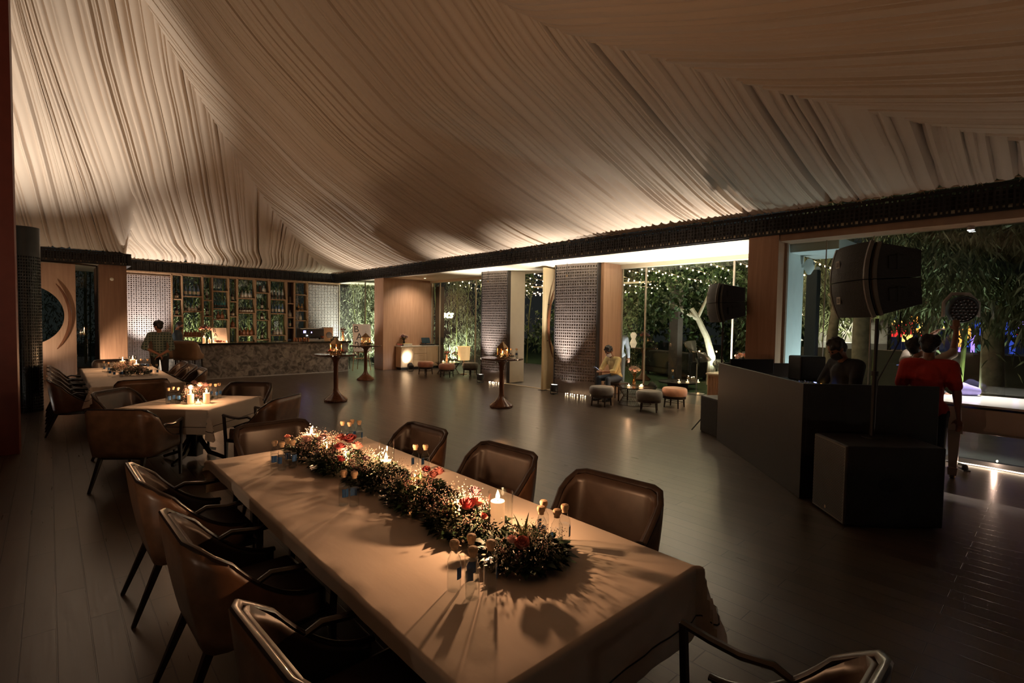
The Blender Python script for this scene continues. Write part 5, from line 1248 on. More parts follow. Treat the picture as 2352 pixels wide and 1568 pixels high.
def person(lab, loc, rz, J, shirt, trousers, sleeve=1.0, mask=None, hair='short', fat=1.0, cap_=None, shoe=black, curlL=.5, curlR=.5, extra=None, hairm=None, skin=None, hips_z=None, collar=True, coat_len=.0):
    """J: joints in metres, local frame, the figure faces +Y"""
    t = thing('person', lab, 'person', loc, rz); sk = skin or skin_m
    hd, nk, ch, pv = J['head'], J['neck'], J['chest'], J['pelvis']; look = J.get('look', V(0, 1, 0)).normalized()
    hup = J.get('hup', V(0, 0, 1)); hside = look.cross(hup).normalized(); hup = hside.cross(look).normalized()
    Hm = Matrix((( hside.x, look.x, hup.x), (hside.y, look.y, hup.y), (hside.z, look.z, hup.z)))
    b = MB()
    b.ball(hd+hup*.02, .1, 14, 10, (.76, .94, 1.08), Hm); b.ball(hd-hup*.055+look*.028, .07, 12, 8, (.78, .85, .85), Hm)      # skull, jaw
    b.cap(hd+look*.088-hup*.0, hd+look*.106-hup*.028, .010, .014, 7); b.cap(hd+look*.078-hup*.058-hside*.016, hd+look*.078-hup*.058+hside*.016, .010, .010, 6)  # nose, mouth
    b.cap(hd+look*.078+hup*.028-hside*.03, hd+look*.078+hup*.028+hside*.03, .012, .012, 6)                                     # brow
    for e in (-1, 1): b.cap(hd+hside*e*.078-hup*.002-look*.012, hd+hside*e*.082-hup*.03-look*.006, .014, .009, 6)              # ears
    b.cap(nk-V(0, 0, .03), hd-hup*.05-look*.015, .058, .052, 10); b.cap(ch, nk, .10, .06)
    for s_1 in ('L', 'R'):
        sh_, el, wr = J['sh'+s_1], J['el'+s_1], J['wr'+s_1]
        b.cap(sh_, el, .05*fat, .04*fat); b.cap(el, wr, .041*fat, .027); b.cap(ch, sh_, .08, .05)
        hdv = J.get('hd'+s_1, (wr-el).normalized()); hand(b, wr+hdv*.01, hdv, J.get('pn'+s_1, V(0, 0, 1)), 1, curlL if s_1 == 'L' else curlR, 1 if s_1 == 'L' else -1)
        hp, kn, an = J['hp'+s_1], J['kn'+s_1], J['an'+s_1]; b.cap(pv, hp, .09, .08); b.cap(hp, kn, .075, .05); b.cap(kn, an, .05, .035)
    b.cap(pv, ch, .10*fat, .11*fat)
    body = b.build('body', sk, t, remesh=.0095)
    E = MB()
    for e in (-1, 1): E.ball(hd+look*.083+hup*.010+hside*e*.031, .0115, 8, 6)
    E.build('eyes', mat('eye_dark', (.03, .02, .015), .2), t)
    h = MB(); hm_ = hairm or hair_m
    rnd = random.Random(int(abs(loc[0]*100)))
    h.ball(hd+hup*.036-look*.016, .104, 14, 10, (.83, .98, 1.02), Hm); h.ball(hd+hup*.0-look*.045, .088, 12, 8, (.86, .8, .95), Hm)
    if hair != 'short':
        for i in range(34):
            v = Vector((rnd.uniform(-1, 1), rnd.uniform(-1, .75), rnd.uniform(.0, 1))).normalized(); h.ball(hd+Hm @ Vector((v.x*.088, v.y*.092-.01, v.z*.105+.025)), rnd.uniform(.022, .036), 7, 5)
    h.build('hair', hm_, t, remesh=.010)
    g = MB(); k = .013
    g.cap(pv+V(0, 0, .02), ch, .128*fat, .145*fat, 14)
    mid = (J['shL']+J['shR'])/2; g.cap(J['shL'].lerp(mid, .15), J['shR'].lerp(mid, .15), .078*fat, .078*fat); g.cap(ch+V(0, 0, .02), nk-V(0, 0, .035), .12, .066)
    for s_1 in ('L', 'R'):
        g.cap(pv.lerp(ch, .1), J['hp'+s_1].lerp(pv, .2)+V(0, 0, .02), .12*fat, .112*fat); g.cap(pv.lerp(ch, .75), J['sh'+s_1].lerp(ch, .3), .11*fat, .09*fat)
        el = J['el'+s_1]; sh_ = J['sh'+s_1]; wr = J['wr'+s_1]
        if sleeve <= 1: g.cap(sh_, sh_.lerp(el, sleeve), .072*fat, .062*fat)
        else: g.cap(sh_, el, .070*fat, .056*fat); g.cap(el, el.lerp(wr, sleeve-1), .056*fat, .043)
        if coat_len: g.cap(J['hp'+s_1]+V(0, 0, .02), J['hp'+s_1].lerp(J['kn'+s_1], coat_len), .115*fat, .11*fat)
    g.build('shirt', shirt, t, remesh=.011)
    if collar: MB().tube([nk+V(.062*math.cos(a), .058*math.sin(a), -.01+.014*math.sin(a)) for a in arc(0, 2*PI, 16)], .013, 6).build('collar', shirt, t)
    p = MB()
    for s_1 in ('L', 'R'):
        hp, kn, an = J['hp'+s_1], J['kn'+s_1], J['an'+s_1]; p.cap(pv-V(0, 0, .02), hp, .105*fat, .10*fat); p.cap(hp, kn, .096*fat, .068); p.cap(kn, an+V(0, 0, .02), .068, .052)
    p.build('trousers', trousers, t, remesh=.012)
    for s_1 in ('L', 'R'):
        an = J['an'+s_1]; f = J.get('ft'+s_1, V(0, 1, 0)); MB().cap(an-V(0, 0, .035)-f*.03, an-V(0, 0, .045)+f*.17, .042, .034).cap(an, an-V(0, 0, .03), .045, .045).build('shoe', shoe, t, remesh=.011)
    if mask:
        MB().grid(lambda u, v: hd+Hm @ Vector((math.sin((u-.5)*2.5)*.079, math.cos((u-.5)*2.5)*.088+.012+.016*math.sin(PI*v)*math.cos((u-.5)*2.5)**2, -.012-.088*v)), 16, 8).build('face_mask', mask, t, solid=.004)
    if cap_:
        MB().ball(hd+hup*.05, .112, 14, 8, (.88, 1, .9), Hm).build('cap', cap_, t)
    return t
def standing(h=1.74, **k):
    s = h/1.74
    J = dict(head=V(0, .03, 1.62), neck=V(0, 0, 1.47), chest=V(0, 0, 1.30), pevlis=0, pelvis=V(0, 0, .96), shL=V(-.185, 0, 1.41), shR=V(.185, 0, 1.41), elL=V(-.245, -.02, 1.13), elR=V(.245, -.02, 1.13), wrL=V(-.26, .05, .88), wrR=V(.26, .05, .88),
             hpL=V(-.095, 0, .90), hpR=V(.095, 0, .90), knL=V(-.11, .02, .50), knR=V(.11, .02, .50), anL=V(-.12, -.01, .085), anR=V(.12, -.01, .085))
    J.update(k); J.pop('pevlis', 0)
    return {a: (v*s if a[:2] not in ('lo', 'hu', 'hd', 'pn', 'ft') or a == 'head' else v) if isinstance(v, Vector) and a != 'hup' else v for a, v in J.items()}
plaid = mat('plaid', (.05, .08, .07), .8)
_nt = plaid.node_tree; _bs = _nt.nodes['Principled BSDF']; _tc = _nt.nodes.new('ShaderNodeTexCoord'); L_ = _nt.links.new
_w = []
for ax, rot in (('X', 0), ('Z', 0)):
    w = _nt.nodes.new('ShaderNodeTexWave'); w.bands_direction = ax; w.inputs['Scale'].default_value = 5.2; w.wave_profile = 'SIN'; L_(_tc.outputs['Object'], w.inputs[0]); r = _nt.nodes.new('ShaderNodeValToRGB'); r.color_ramp.elements[0].position = .72; r.color_ramp.elements[1].position = .84; L_(w.outputs['Fac'], r.inputs[0]); _w.append(r)
_a = _nt.nodes.new('ShaderNodeMath'); _a.operation = 'MAXIMUM'; L_(_w[0].outputs[0], _a.inputs[0]); L_(_w[1].outputs[0], _a.inputs[1])
_m = _nt.nodes.new('ShaderNodeMix'); _m.data_type = 'RGBA'; L_(_a.outputs[0], _m.inputs[0]); _m.inputs[6].default_value = (.04, .065, .058, 1); _m.inputs[7].default_value = (.16, .20, .16, 1); L_(_m.outputs[2], _bs.inputs['Base Color'])
cl = lambda n, c: mat(n, c, .8, 0, .12, 10, .25)
# man in plaid shirt, seen from behind, hands clasped behind his back
J = standing(1.76, wrL=V(.02, -.17, .96), wrR=V(.05, -.19, .93), elL=V(-.29, -.12, 1.12), elR=V(.29, -.12, 1.10), hdL=V(.6, -.1, -.7), hdR=V(-.7, -.1, -.5), look=V(-.9, .5, -.05), head=V(-.03, .03, 1.62), ftL=V(0, 1, 0))
person('man in green plaid shirt standing by the bar stools, hands clasped behind his back', (1.97, 14.9, 0), face(.35, .94), J, plaid, cl('black_trousers', (.015, .014, .014)), 1.25, hair='messy', fat=1.06)
# bartender behind the chamfered end
J = standing(1.72, wrL=V(-.2, .33, 1.10), wrR=V(.16, .36, 1.10), elL=V(-.26, .06, 1.10), elR=V(.26, .06, 1.10), look=V(.2, .9, -.35), head=V(0, .06, 1.61))
person('bartender in dark blue jacket and dark mask leaning at the bar end', (2.92, 18.6, 0), face(.95, -.3), J, cl('navy_jacket', (.02, .035, .05)), cl('black_trousers', 0), 1.95, mask=cl('black_mask', (.02, .02, .022)))
# seated man with phone
def seated(**k):
    J = dict(head=V(0, .27, 1.20), neck=V(0, .16, 1.06), chest=V(0, .08, .90), pelvis=V(0, -.02, .56), shL=V(-.18, .12, 1.0), shR=V(.18, .12, 1.0), elL=V(-.22, .30, .74), elR=V(.22, .30, .74), wrL=V(-.06, .50, .72), wrR=V(.06, .50, .72),
             hpL=V(-.1, .02, .55), hpR=V(.1, .02, .55), knL=V(-.15, .44, .54), knR=V(.15, .44, .54), anL=V(-.15, .42, .085), anR=V(.15, .42, .085)); J.update(k); return J
J = seated(look=V(0, .75, -.65), hdL=V(.25, .9, .1), hdR=V(-.25, .9, .1))
pm = person('man in yellow shirt, jeans and white mask sitting on a low bench with his phone', (10.22, 7.42, 0), face(-.95, .10), J, cl('yellow_shirt', (.56, .45, .20)), cl('blue_jeans', (.035, .055, .085)), 1.35, mask=cl('white_mask', (.6, .58, .55)), hair='messy')
MB().ball((.19, .16, .86), .028, 8, 6, (.5, 1, 1)).build('sleeve_patch', cl('red_patch', (.4, .05, .03)), pm)
t = thing('low_bench', 'low dark bench the man in yellow sits on', 'bench', (10.25, 7.42, 0), face(-.95, .10)); box('seat', leather_in, (-.25, .25, -.22, .18, .36, .44), t, .02)
for sx in (-.2, .2):
    for sy in (-.18, .14): MB().tube([(sx, sy, .37), (sx, sy, 0)], .018, 4).build('leg', wood_dark, t)
t = thing('phone', 'phone with lit screen held by the man in yellow', 'phone', (10.22-.61, 7.42+.064, .755), face(-.95, .10)); MB().box(-.036, .036, .0, .008, 0, .15, Matrix.Rotation(-1.0, 4, 'X')).build('case', black, t, smooth=False, bev=.002); MB().box(-.033, .033, -.0015, .0, .004, .146, Matrix.Rotation(-1.0, 4, 'X')).build('screen', emis('phone_screen', (.7, .75, 1), 2.5), t, smooth=False)
# older man outside in a pale blue shirt
J = standing(1.80, wrR=V(.20, .06, .92), look=V(-.15, 1, -.05), elR=V(.27, -.05, 1.14))
person('grey haired man in pale blue shirt and dark mask standing outside the glass', (12.13, 8.72, -.015), face(-.75, -.66), J, cl('pale_blue_shirt', (.42, .46, .55)), cl('dark_trousers', (.03, .025, .02)), 1.95, mask=cl('grey_mask', (.06, .055, .05)), hairm=mat('grey_hair', (.25, .23, .21), .7), fat=1.05)
# man behind the desk
J = standing(1.76, wrL=V(-.13, .40, 1.15), wrR=V(.17, .42, 1.14), elL=V(-.25, .10, 1.12), elR=V(.27, .12, 1.10), look=V(.15, .8, -.6), head=V(0, .12, 1.60), neck=V(0, .03, 1.46), hdL=V(.1, .95, -.1), hdR=V(-.1, .95, -.1))
pd = person('man in black t-shirt, glasses and black mask bent over the mixing console', (7.10, 1.80, 0), face(-.82, .57), J, cl('black_tshirt', (.012, .013, .015)), cl('black_trousers', 0), .75, mask=cl('black_mask', 0), hair='messy', fat=1.12, collar=False)
# man in red from behind
J = standing(1.80, look=V(.1, 1, -.12), wrL=V(-.25, .08, .86), wrR=V(.27, .06, .86))
person('man in red polo shirt seen from behind beside the sound desk', (7.38, 1.06, 0), face(.95, .10), J, cl('red_polo', (.48, .03, .02)), cl('black_trousers', 0), .72, hair='messy', fat=1.12)
# helper holding the lamp overhead
J = standing(1.76, elL=V(-.31, .16, 1.52), wrL=V(-.10, .30, 1.78), elR=V(.36, .10, 1.56), wrR=V(.30, .20, 1.83), shL=V(-.19, .02, 1.43), shR=V(.19, .02, 1.43), look=V(.3, .7, .5), hdL=V(.6, .3, .6), hdR=V(-.1, .1, 1), head=V(-.03, .03, 1.62))
person('helper in beige shirt with rolled sleeves lifting a stage lamp above his head', (8.24, 1.30, 0), face(.78, -.55), J, cl('beige_shirt', (.42, .34, .25)), cl('black_trousers', 0), 1.15, hair='messy')
# person with dark cap behind the piano
J = standing(1.60, look=V(0, 1, -.4), wrL=V(-.2, .3, 1.05), wrR=V(.2, .3, 1.05), elL=V(-.25, .05, 1.1), elR=V(.25, .05, 1.1))
person('person in dark clothes and cap half hidden behind the red shirt', (8.98, 1.38, 0), face(-.5, -.85), J, cl('black_tshirt', 0), cl('black_trousers', 0), 1.6, mask=cl('black_mask', 0), cap_=cl('black_mask', 0))
t = thing('stage_lamp', 'round black stage lamp full of small lenses held up before the window', 'stage lamp', (8.50, .93, 2.13), math.radians(-50))
Mx = Matrix.Rotation(PI/2-.25, 4, 'X')
MB().lathe([(0, .10), (.12, .09), (.165, .02), (.17, -.05), (.16, -.06), (.15, -.045), (0, -.045)], 30, M=Mx.inverted()).build('housing', black, t)
b = MB(); Mi = Mx.inverted()
for rr, n in ((0, 1), (.045, 6), (.088, 12), (.128, 18)):
    for k in range(n): a = 2*PI*k/n; b.ball(Mi @ Vector((rr*math.cos(a), rr*math.sin(a), -.05)), .017, 7, 5)
o = b.build('lens_array', mat('smoky_lens', (.09, .07, .07), .1), t); MB().tube([(-.2, 0, -.1), (-.2, 0, .08), (-.1, .02, .19), (.1, .02, .19), (.2, 0, .08), (.2, 0, -.1)], .012, 6, 2).build('bracket', mat('pale_bracket', (.5, .47, .44), .4), t)
t = thing('folded_cloth', 'lavender cloth bundle on the piano behind the cap wearer', 'cloth', (9.12, .93, .987)); MB().cap((0, 0, .07), (.05, -.12, .06), .09, .06).cap((0, 0, .1), (-.03, .06, .06), .07, .05).build('bundle', cl('lavender_cloth', (.30, .27, .62)), t, remesh=.012)

# ================================================================ outside
def foliage(name, loc, lab, cat, n, R, leaf=(.10, .025), droop=.5, m_=None, seed=0, trunk=None, tm=None, clumps=22, box_=False, group=None):
    rnd = random.Random(seed); t = thing(name, lab, cat, loc, 0, group); L = MB(); rx, ry, z0, z1 = R
    cs = [(rnd.uniform(-rx, rx), rnd.uniform(-ry, ry), rnd.uniform(z0, z1)) for _ in range(clumps)]
    for i in range(n):
        c = rnd.choice(cs); s = .35 if not box_ else .5
        p = Vector((c[0]+rnd.gauss(0, s*.6), c[1]+rnd.gauss(0, s*.6), c[2]+rnd.gauss(0, s)))
        d = Vector((rnd.uniform(-1, 1), rnd.uniform(-1, 1), rnd.uniform(-1, .8)-droop)); l = leaf[0]*rnd.uniform(.6, 1.4)
        if p.z < .05: p.z = .05
        L.leaf(p, d, Vector((rnd.uniform(-1, 1), rnd.uniform(-1, 1), 1)), l, leaf[1]*rnd.uniform(.7, 1.3)*1.6, .15)
    L.build('leaves', m_ or bamboo_leaf, t, smooth=False)
    if trunk:
        for j, pts in enumerate(trunk):
            pp = pts[0]; rr = pts[1]; MB().tube(pp, rr, 9).build('trunk' if j == 0 else 'branch', tm or mat('bark', (.12, .09, .06), .8, 0, .4, 9, .5), t)
    return t
culm = mat('bamboo_culm', (.16, .18, .06), .4, 0, .2)
def bamboo(loc, lab, seed, n=2600, R=(.8, .5, .3, 4.2), k=7):
    rnd = random.Random(seed+50); tr = []
    for i in range(k): x, y = rnd.uniform(-R[0], R[0]), rnd.uniform(-R[1], R[1]); tr.append(([(x, y, 0), (x*1.05, y*1.1, 2.2), (x*1.3, y*1.3, 4.6)], [.03, .028, .015]))
    return foliage('bamboo_clump', loc, lab, 'bamboo', n, R, (.17, .022), .7, bamboo_leaf, seed, tr, culm, 40, group='bamboo outside the windows')
for i, x in enumerate((3.6, 4.9, 6.2, 7.5)): bamboo((x, 23.2, -.05), 'bamboo clump behind the bottle shelves, %s from the entry side' % ORD[i], 60+i)
for i, (x, y) in enumerate([(10.75, 21.3), (10.6, 22.9), (11.9, 23.8)]): bamboo((x, y, -.015), 'bright green bamboo clump behind the bar sign window, %s from the pillar' % ORD[i], 70+i, 4200, (.7, .6, .2, 4.2))
bamboo((13.2, 18.2, 0), 'bright bamboo clump behind the window beside the sideboard', 77, 4200, (.9, .8, .2, 4.2))
bamboo((14.6, 16.6, 0), 'dim bamboo clump farther out in the window beside the sideboard', 78, 2600, (1.2, .8, .8, 4.2))
bamboo((.9, 26.0, 0), 'dark bamboo clump behind the entry window', 79, 2600, (1.0, .6, .3, 4.2))
# broad leaved trees
wb = mat('white_bark', (.62, .56, .46), .7, 0, .12, 12, .4)
foliage('garden_tree', (15.4, 7.55, -.03), 'white limed tree with forked trunk and broad dark leaves on the lawn', 'tree', 3600, (1.3, 1.5, 2.3, 4.6), (.16, .08), .35, tree_leaf, 5,
        [([(0, 0, 0), (.0, .0, .9), (-.12, .12, 1.5), (-.3, .32, 2.05), (-.42, .5, 2.4)], [.14, .12, .10, .085, .07]), ([(-.3, .32, 2.05), (-.75, .85, 2.45), (-1.0, 1.2, 2.6)], [.07, .05, .03]), ([(-.32, .34, 2.1), (-.22, .2, 2.5), (-.1, .1, 2.9)], [.06, .045, .02])], wb, 34)
for i, (x, y, n, sd, l) in enumerate([(18.5, 12.8, 3600, 21, 'dark leafy tree behind the terrace, behind the older man'), (19.5, 10.4, 3600, 22, 'dark leafy tree behind the square outdoor post'), (20.5, 7.9, 3200, 23, 'dark leafy tree behind the white limed tree'), (16.8, 14.6, 3000, 24, 'dark leafy tree seen through the entrance opening')]):
    foliage('garden_tree', (x, y, -.03), l, 'tree', n, (1.5, 1.5, .8, 4.8), (.2, .1), .3, tree_leaf, sd, [([(0, 0, 0), (.1, 0, 1.6), (0, .1, 3)], [.15, .12, .08])], None, 30)
foliage('conifer_shrub', (14.9, 11.6, -.03), 'pale lit feathery shrub behind the older man outside', 'shrub', 5200, (1.0, 1.1, .3, 2.3), (.12, .018), .2, mat('pale_needles', (.20, .26, .12), .7, 0, .3, 8), 41, [([(0, 0, 0), (0, 0, 1.4)], [.08, .04])], None, 40)
for i, (x, y, n, sd, zz, l) in enumerate([(16.8, 5.6, 4200, 31, (2.3, 5.0), 'hanging bamboo foliage above the man in black, next to the white wall'), (16.6, 3.3, 7000, 32, (2.2, 5.6), 'hanging bamboo foliage behind the big loudspeaker'), (15.2, 1.4, 8000, 33, (2.2, 5.4), 'dark hanging bamboo foliage above the lifted stage lamp'), (13.6, .2, 8000, 34, (2.1, 5.2), 'dark hanging bamboo foliage at the frame edge of the stage window')]):
    foliage('bamboo_clump', (x, y, -.03), l, 'bamboo', n, (1.5, 1.5, *zz), (.26, .036), 1.0, bamboo_leaf, sd, [([(-.4, .2, 0), (-.2, .1, 3), (0, 0, 5)], [.05, .04, .02])], culm, 46, group='bamboo outside the windows')
pb = mat('pale_bark', (.36, .30, .22), .8, 0, .25, 8, .5)
def trunk(loc, r, h, lab, lean=0):
    t = thing('tree_trunk', lab, 'tree', loc)
    MB().tube([(0, 0, 0), (.03, 0, h*.3), (lean*.5, .02, h*.7), (lean, 0, h)], [r*1.15, r, r*.92, r*.8], 12).build('trunk', pb, t)
    MB().tube([(lean, 0, h*.85), (lean+.3, .25, h*1.2)], [r*.5, r*.25], 8).build('branch', pb, t)
    return t
trunk((15.6, 2.25, -.03), .14, 2.9, 'pale tree trunk outside between the helper and the red shirt', .05)
trunk((14.6, 1.05, -.03), .20, 2.4, 'thick pale tree trunk outside just beyond the stage lamp', -.05)
trunk((14.6, 4.05, -.03), .13, 2.3, 'slender pale trunk outside next to the kitchen cook', .3)
trunk((13.6, 3.15, -.03), .19, 2.6, 'tree trunk outside behind the speaker pole', .0)
st(box('wall_garden', mat('grey_render', (.20, .19, .165), .8, 0, .1, 2), (19.2, 19.5, -6, 6.2, -.03, 1.15)))
st(box('wall_garden_terrace', mat('grey_render', 0), (11.6, 16, 19.9, 20.2, -.03, 1.0)))
# kitchen pavilion far outside
kp = thing('kitchen_counter', 'bright steel kitchen counter of the outdoor pavilion behind the man in black', 'counter', (0, 0, 0))
box('counter_body', steel, (22.6, 23.4, 4.2, 8.2, -.03, 1.25), kp, .01); box('canopy_hood', mat('warm_hood', (.5, .42, .32), .4), (22.5, 23.6, 4.2, 8.2, 2.15, 2.5), kp, .01)
box('light_strip', emis('kitchen_strip', (1, .72, .45), 6, True), (22.48, 22.5, 4.6, 7.9, 2.3, 2.34), kp, 0)
for y in (4.3, 6.2, 8.1): box('post', steel, (22.55, 22.63, y, y+.08, -.03, 2.3), kp, 0)
box('rear_wall', mat('kitchen_wall', (.35, .33, .29), .6), (23.6, 23.7, 4.2, 8.2, 0, 2.6), kp, 0)
lamp('kitchen_lamp', 'AREA', (23.1, 6.2, 2.1), 60, (1, .88, .7), parent=kp, sx=.5, sy=3, aim=(23.0, 6.2, 0))
J = standing(1.72, look=V(-.6, .7, -.2)); pc = person('cook in white jacket and tall white hat in the outdoor kitchen', (21.9, 6.75, -.03), face(-.3, .9), J, cl('white_jacket', (.72, .70, .66)), cl('dark_trousers', 0), 1.95)
MB().lathe([(.09, 1.70), (.1, 1.72), (.105, 1.86), (.12, 1.93), (.1, 1.99), (0, 2.0)], 16, (0, .02, -.06)).build('chef_hat', cl('white_jacket', 0), pc)
# coloured panel wall: many small rectangles in one patterned screen
cp = thing('coloured_panel_wall', 'glowing wall of small red, orange, blue and violet panels in the garden', 'coloured screen', (0, 0, 0)); rnd = random.Random(12)
pal = [('panel_orange', (.9, .28, .05), 1.3), ('panel_red', (.55, .02, .02), .9), ('panel_blue', (.02, .04, .3), .8), ('panel_violet', (.25, .14, .7), 1.4), ('panel_navy', (.01, .015, .05), .15), ('panel_teal', (.02, .12, .14), .4), ('panel_gold', (.8, .45, .12), 1.2)]
bs_ = {p[0]: MB() for p in pal}; y = 3.9
while y > -3.2:
    w = rnd.choice([.1, .14, .2, .28]); z = 1.16
    while z < 2.2:
        h = rnd.choice([.15, .25, .4, .55]); nm = rnd.choices([p[0] for p in pal], [3, 2, 5, 3 if y < 1.6 else 1, 12, 4, 1.2])[0]
        bs_[nm].box(20.3, 20.34, y-w+.012, y, z, min(2.25, z+h)-.012); z += h
    y -= w
for nm, c, e in pal: bs_[nm].build(nm, emis(nm, c, e, False), cp, smooth=False)
box('panel_frame', black, (20.28, 20.36, -3.3, 4.0, 2.24, 2.36), cp, 0)
for y in (3.95, .3, -3.25): box('post', black, (20.28, 20.36, y-.05, y+.05, -.03, 2.3), cp, 0)
# post, outdoor sofa set and candles on the terrace
t = thing('pergola_post', 'square dark post standing on the terrace under the string lights', 'post', (15.3, 8.75, -.03)); box('shaft', mat('taupe_post', (.085, .07, .065), .6), (-.16, .16, -.16, .16, 0, 3.3), t, .01)
t = thing('pergola_post', 'dark post outside right against the white wall', 'post', (11.2, 3.45, -.015)); box('shaft', black, (-.1, .1, -.1, .1, 0, 3.0), t, .01)
t = thing('awning_pole', 'pale metal awning pole crossing behind the white wall', 'pole', (0, 0, 0)); MB().tube([(11.25, 3.4, 3.02), (15.5, 4.6, 2.95)], .04, 8).build('tube', steel, t)
t = thing('pergola_beam', 'long pale beam under the string lights on the far side of the terrace', 'beam', (0, 0, 0)); MB().tube([(21.0, -1, 3.42), (21.0, 20, 3.42)], .05, 6).build('far_rail', cream, t); MB().tube([(15.3, 8.75, 3.3), (15.5, 16, 3.36)], .035, 6).build('cross_rail', cream, t)
t = thing('dark_outdoor_sofa', 'black low outdoor sofa with candles behind it beyond the terrace', 'sofa', (16.6, 9.5, -.03), 1.2)
box('seat', black, (-1.3, 1.3, -.45, .45, .1, .45), t, .05); box('backrest', black, (-1.3, 1.3, .3, .5, .3, .95), t, .05)
for sx in (-1.2, 1.2): box('arm', black, (sx-.12, sx+.12, -.45, .45, .1, .65), t, .04)
for sx in (-1.1, 1.1):
    for sy in (-.35, .35): box('foot', black, (sx-.04, sx+.04, sy-.04, sy+.04, 0, .12), t, 0)
t = thing('tray_table', 'low black tray table on the terrace carrying candles and a bottle', 'table', (13.75, 7.75, -.02)); MB().lathe([(0, .16), (.55, .16), (.56, .2), (.54, .2), (.53, .18), (0, .18)], 30).build('tray', black, t); MB().lathe([(.3, 0), (.3, .16)], 20).build('foot_ring', black, t)
for i, (x, y) in enumerate([(13.55, 7.6), (13.75, 7.45), (14.0, 7.25)]): votive((x, y, .165), 'glowing votive on the low black tray outside, %s from the post' % ORD[i], .8, r=.05, h=.1)
bottle(13.6, 7.85, 'tall pale water bottle on the low black tray outside', 0, .165, 1.7)
for i, (x, y, z) in enumerate([(16.8, 10.6, .92), (17.4, 9.0, .92), (17.6, 8.8, .92), (17.9, 8.6, .92), (18.1, 8.0, .8), (18.3, 7.4, .8)]):
    t = thing('garden_lantern', 'tiny candle lantern on a stake beyond the sofa, %s from the older man' % ORD[i], 'lantern', (x, y, -.03), 0, 'candle stakes beyond the sofa')
    MB().tube([(0, 0, 0), (0, 0, z-.05)], .01, 5).build('stake', black, t); MB().shell([(.04, z-.05), (.05, z+.05)], 12).build('glass_cup', g_clear, t); MB().ball((0, 0, z), .028, 8, 6).build('flame', emis('lantern_flame', (1, .42, .14), 9), t)
vase_flowers('flower_vase', (14.62, 9.5, ZC-.02), 'pink hydrangea in a pale goblet on the outside pedestal table', [rose_m, dusty, mauve], .32, .05, .15, 41, mat('pale_vase', (.6, .55, .5), .3), n=12, rr=.05)
t = thing('faceted_lantern', 'white faceted lantern on the outside pedestal table', 'lantern', (14.5, 9.85, ZC-.02)); MB().lathe([(.07, 0), (.12, .14), (.06, .28), (.11, .42), (.05, .5), (0, .5)], 6).build('shell', mat('lantern_white', (.7, .6, .5), .5, emit=(1, .7, .45), es=.25), t, smooth=False)
# wrapped hanging chair
t = thing('acrylic_chair', 'clear plastic wrapped chair tipped on the terrace below the white tree', 'chair', (12.95, 6.75, -.015), .6)
MB().grid(lambda u, v: (lambda a, r: (r*math.cos(a)*.42, r*math.sin(a)*.36, 1.12+.30*math.sin(v*PI)*math.cos(u*PI)+.02))(2*PI*u, .55+.45*math.sin(PI*v)), 30, 16, cu=True).build('wrapped_shell', film_mat('smoky_film', (.34, .34, .34), .62, .22), t)
MB().tube([(-.35, 0, .95), (0, -.05, .78), (.3, 0, .95)], .02, 8, 2).build('dark_seam', black, t)
MB().tube([(0, 0, 0), (0, 0, .82)], .02, 8).build('stand_pole', steel, t); MB().lathe([(.22, 0), (.22, .015), (.03, .03)], 24).build('stand_foot', steel, t)
t = thing('foil_ornament', 'shiny crumpled foil ornament on a stand beside the wrapped chair', 'ornament', (12.6, 6.0, -.015)); MB().tube([(0, 0, 0), (0, 0, .8)], .015, 8).build('pole', steel, t); MB().lathe([(.15, 0), (.15, .012), (.02, .02)], 20).build('foot', steel, t)
b = MB(); rnd = random.Random(2)
for i in range(12): b.ball((rnd.uniform(-.08, .08), rnd.uniform(-.08, .08), .88+rnd.uniform(-.1, .1)), rnd.uniform(.05, .09), 6, 5)
b.build('foil_ball', mat('chrome_foil', (.7, .7, .7), .12, 1), t, smooth=False)
t = thing('wall_speaker', 'small white speaker fixed high on the outside white wall', 'loudspeaker', (10.2, 3.22, 2.98)); MB().lathe([(.03, .12), (.08, .06), (.085, -.06), (.03, -.16), (0, -.17)], 18).build('shell', white_wall, t); MB().lathe([(0, 0), (.03, 0), (.035, .012)], 14, M=Matrix.Translation((-.03, -.082, .03)) @ Matrix.Rotation(PI/2, 4, 'X')).build('cone', mat('cone_grey', (.2, .2, .2), .5), t)
box('bracket', white_wall, (-.02, .02, .05, .13, -.03, .03), t, 0)
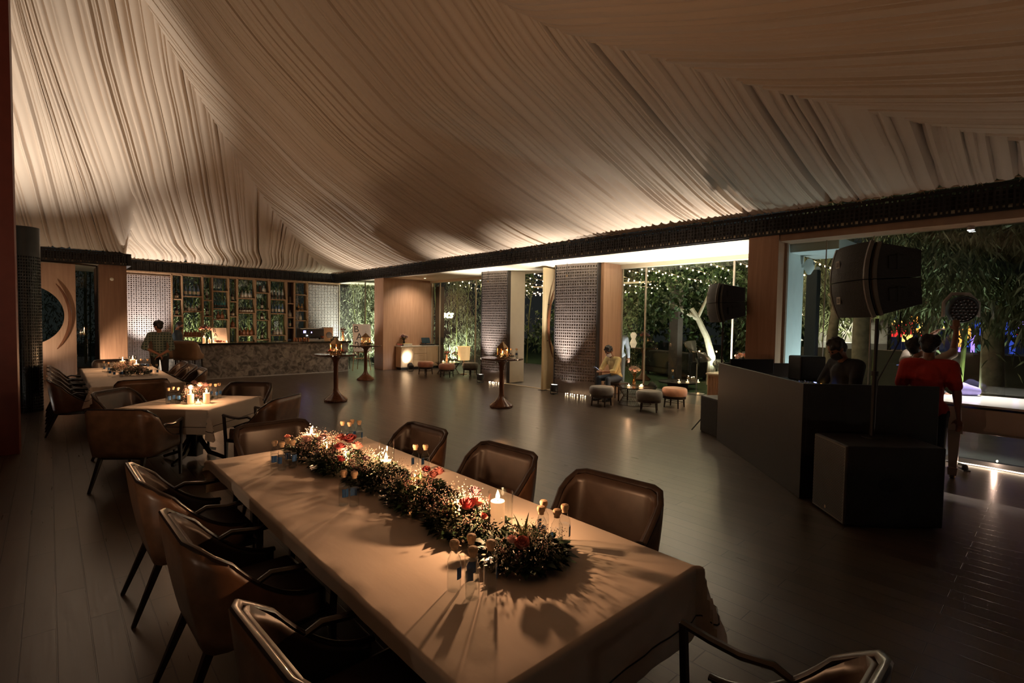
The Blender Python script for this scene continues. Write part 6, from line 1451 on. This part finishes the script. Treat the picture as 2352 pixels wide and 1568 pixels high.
# string lights over the terrace
bulb_me = None; wire_m = mat('string_wire', (.35, .27, .2), .5)
rnd = random.Random(77)
strands = [4.6+i*.72 for i in range(20)]
for si, y in enumerate(strands):
    x0, x1 = 12.2+rnd.uniform(-.2, .6), 20.9; y2 = y-.9+rnd.uniform(-.5, .5); sag = rnd.uniform(.18, .4); z0 = 3.62+rnd.uniform(-.08, .12); z1 = 3.45
    t = thing('string_light', 'wire of warm bulbs over the terrace, %s strand from the stage end' % (ORD[si]), 'string lights', (0, 0, 0), 0, 'string lights over the terrace')
    P = lambda q: Vector((x0+(x1-x0)*q, y+(y2-y)*q, z0+(z1-z0)*q-4*sag*q*(1-q)))
    MB().tube([P(i/16) for i in range(17)], .006, 4).build('wire', wire_m, t)
    for q in (.2, .55): lamp('string_glow', 'POINT', P(q)-Vector((0, 0, .05)), 5, (1, .72, .45), .05, t)
    n = 28
    for k in range(n):
        p = P((k+.5)/n)
        if bulb_me is None:
            o = MB().ball((0, 0, -.03), .021, 8, 6).build('bulb', emis('string_bulb', (1, .70, .42), 12), t, tuple(p)); bulb_me = o
        else:
            o = bulb_me.copy(); C.objects.link(o); o.parent = t; o.location = p
# neon word on the bamboo
o = text_mesh('neon_sign', 'Lets', .42, emis('neon_white', (1, .8, .5), 6), 0, shear=.35, bevel=.009, fill='NONE'); o.location = (11.75, 17.6, 1.98); o.rotation_euler = (PI/2, 0, math.radians(-30)); tag(o, 'glowing script neon sign on the bamboo beside the pillar', 'neon sign')
st(box('wall_neon_post', mat('dark_post', (.06, .035, .025), .6), (11.35, 11.6, 16.75, 17.0, 0, 3.2)))
# outside lamps
uplight((10.5, 2.0, -.015), (9.9, 3.34, 1.9), 70, 'added cool white uplight outside, brightening the white wall', 100, (.72, .93, 1))  # lamp added for the cool brightness of the wall, source unseen
def garden_light(loc, aim, p, lab, col=(1, .98, .84), size=100): return uplight(loc, aim, p, lab, size, col)
garden_light((10.0, 19.5, -.015), (10.4, 21.6, 2.0), 750, 'garden uplight under the bright bamboo behind the bar sign')
garden_light((12.3, 17.0, -.015), (13.3, 18.2, 1.6), 240, 'garden uplight under the bamboo beside the sideboard window')
garden_light((3.9, 22.3, -.05), (4.1, 23.2, 2.4), 150, 'garden uplight behind the second shelf bay', (1, .95, .6))
garden_light((6.3, 22.3, -.05), (6.5, 23.2, 2.4), 60, 'garden uplight behind the sixth shelf bay', (1, .95, .6))
garden_light((13.9, 10.4, -.03), (14.9, 11.6, 1.6), 120, 'garden uplight below the pale feathery shrub', (1, .98, .78))
garden_light((14.7, 6.9, -.03), (15.3, 7.7, 2.2), 130, 'garden uplight at the foot of the white limed tree', (1, .97, .8))
garden_light((15.4, 4.4, -.03), (16.6, 4.9, 4.0), 170, 'garden uplight under the hanging bamboo by the white wall', (1, .92, .6))
garden_light((14.6, 1.3, -.03), (15.0, 1.4, 4.2), 90, 'garden uplight under the dark bamboo of the stage window', (.85, 1, .75))
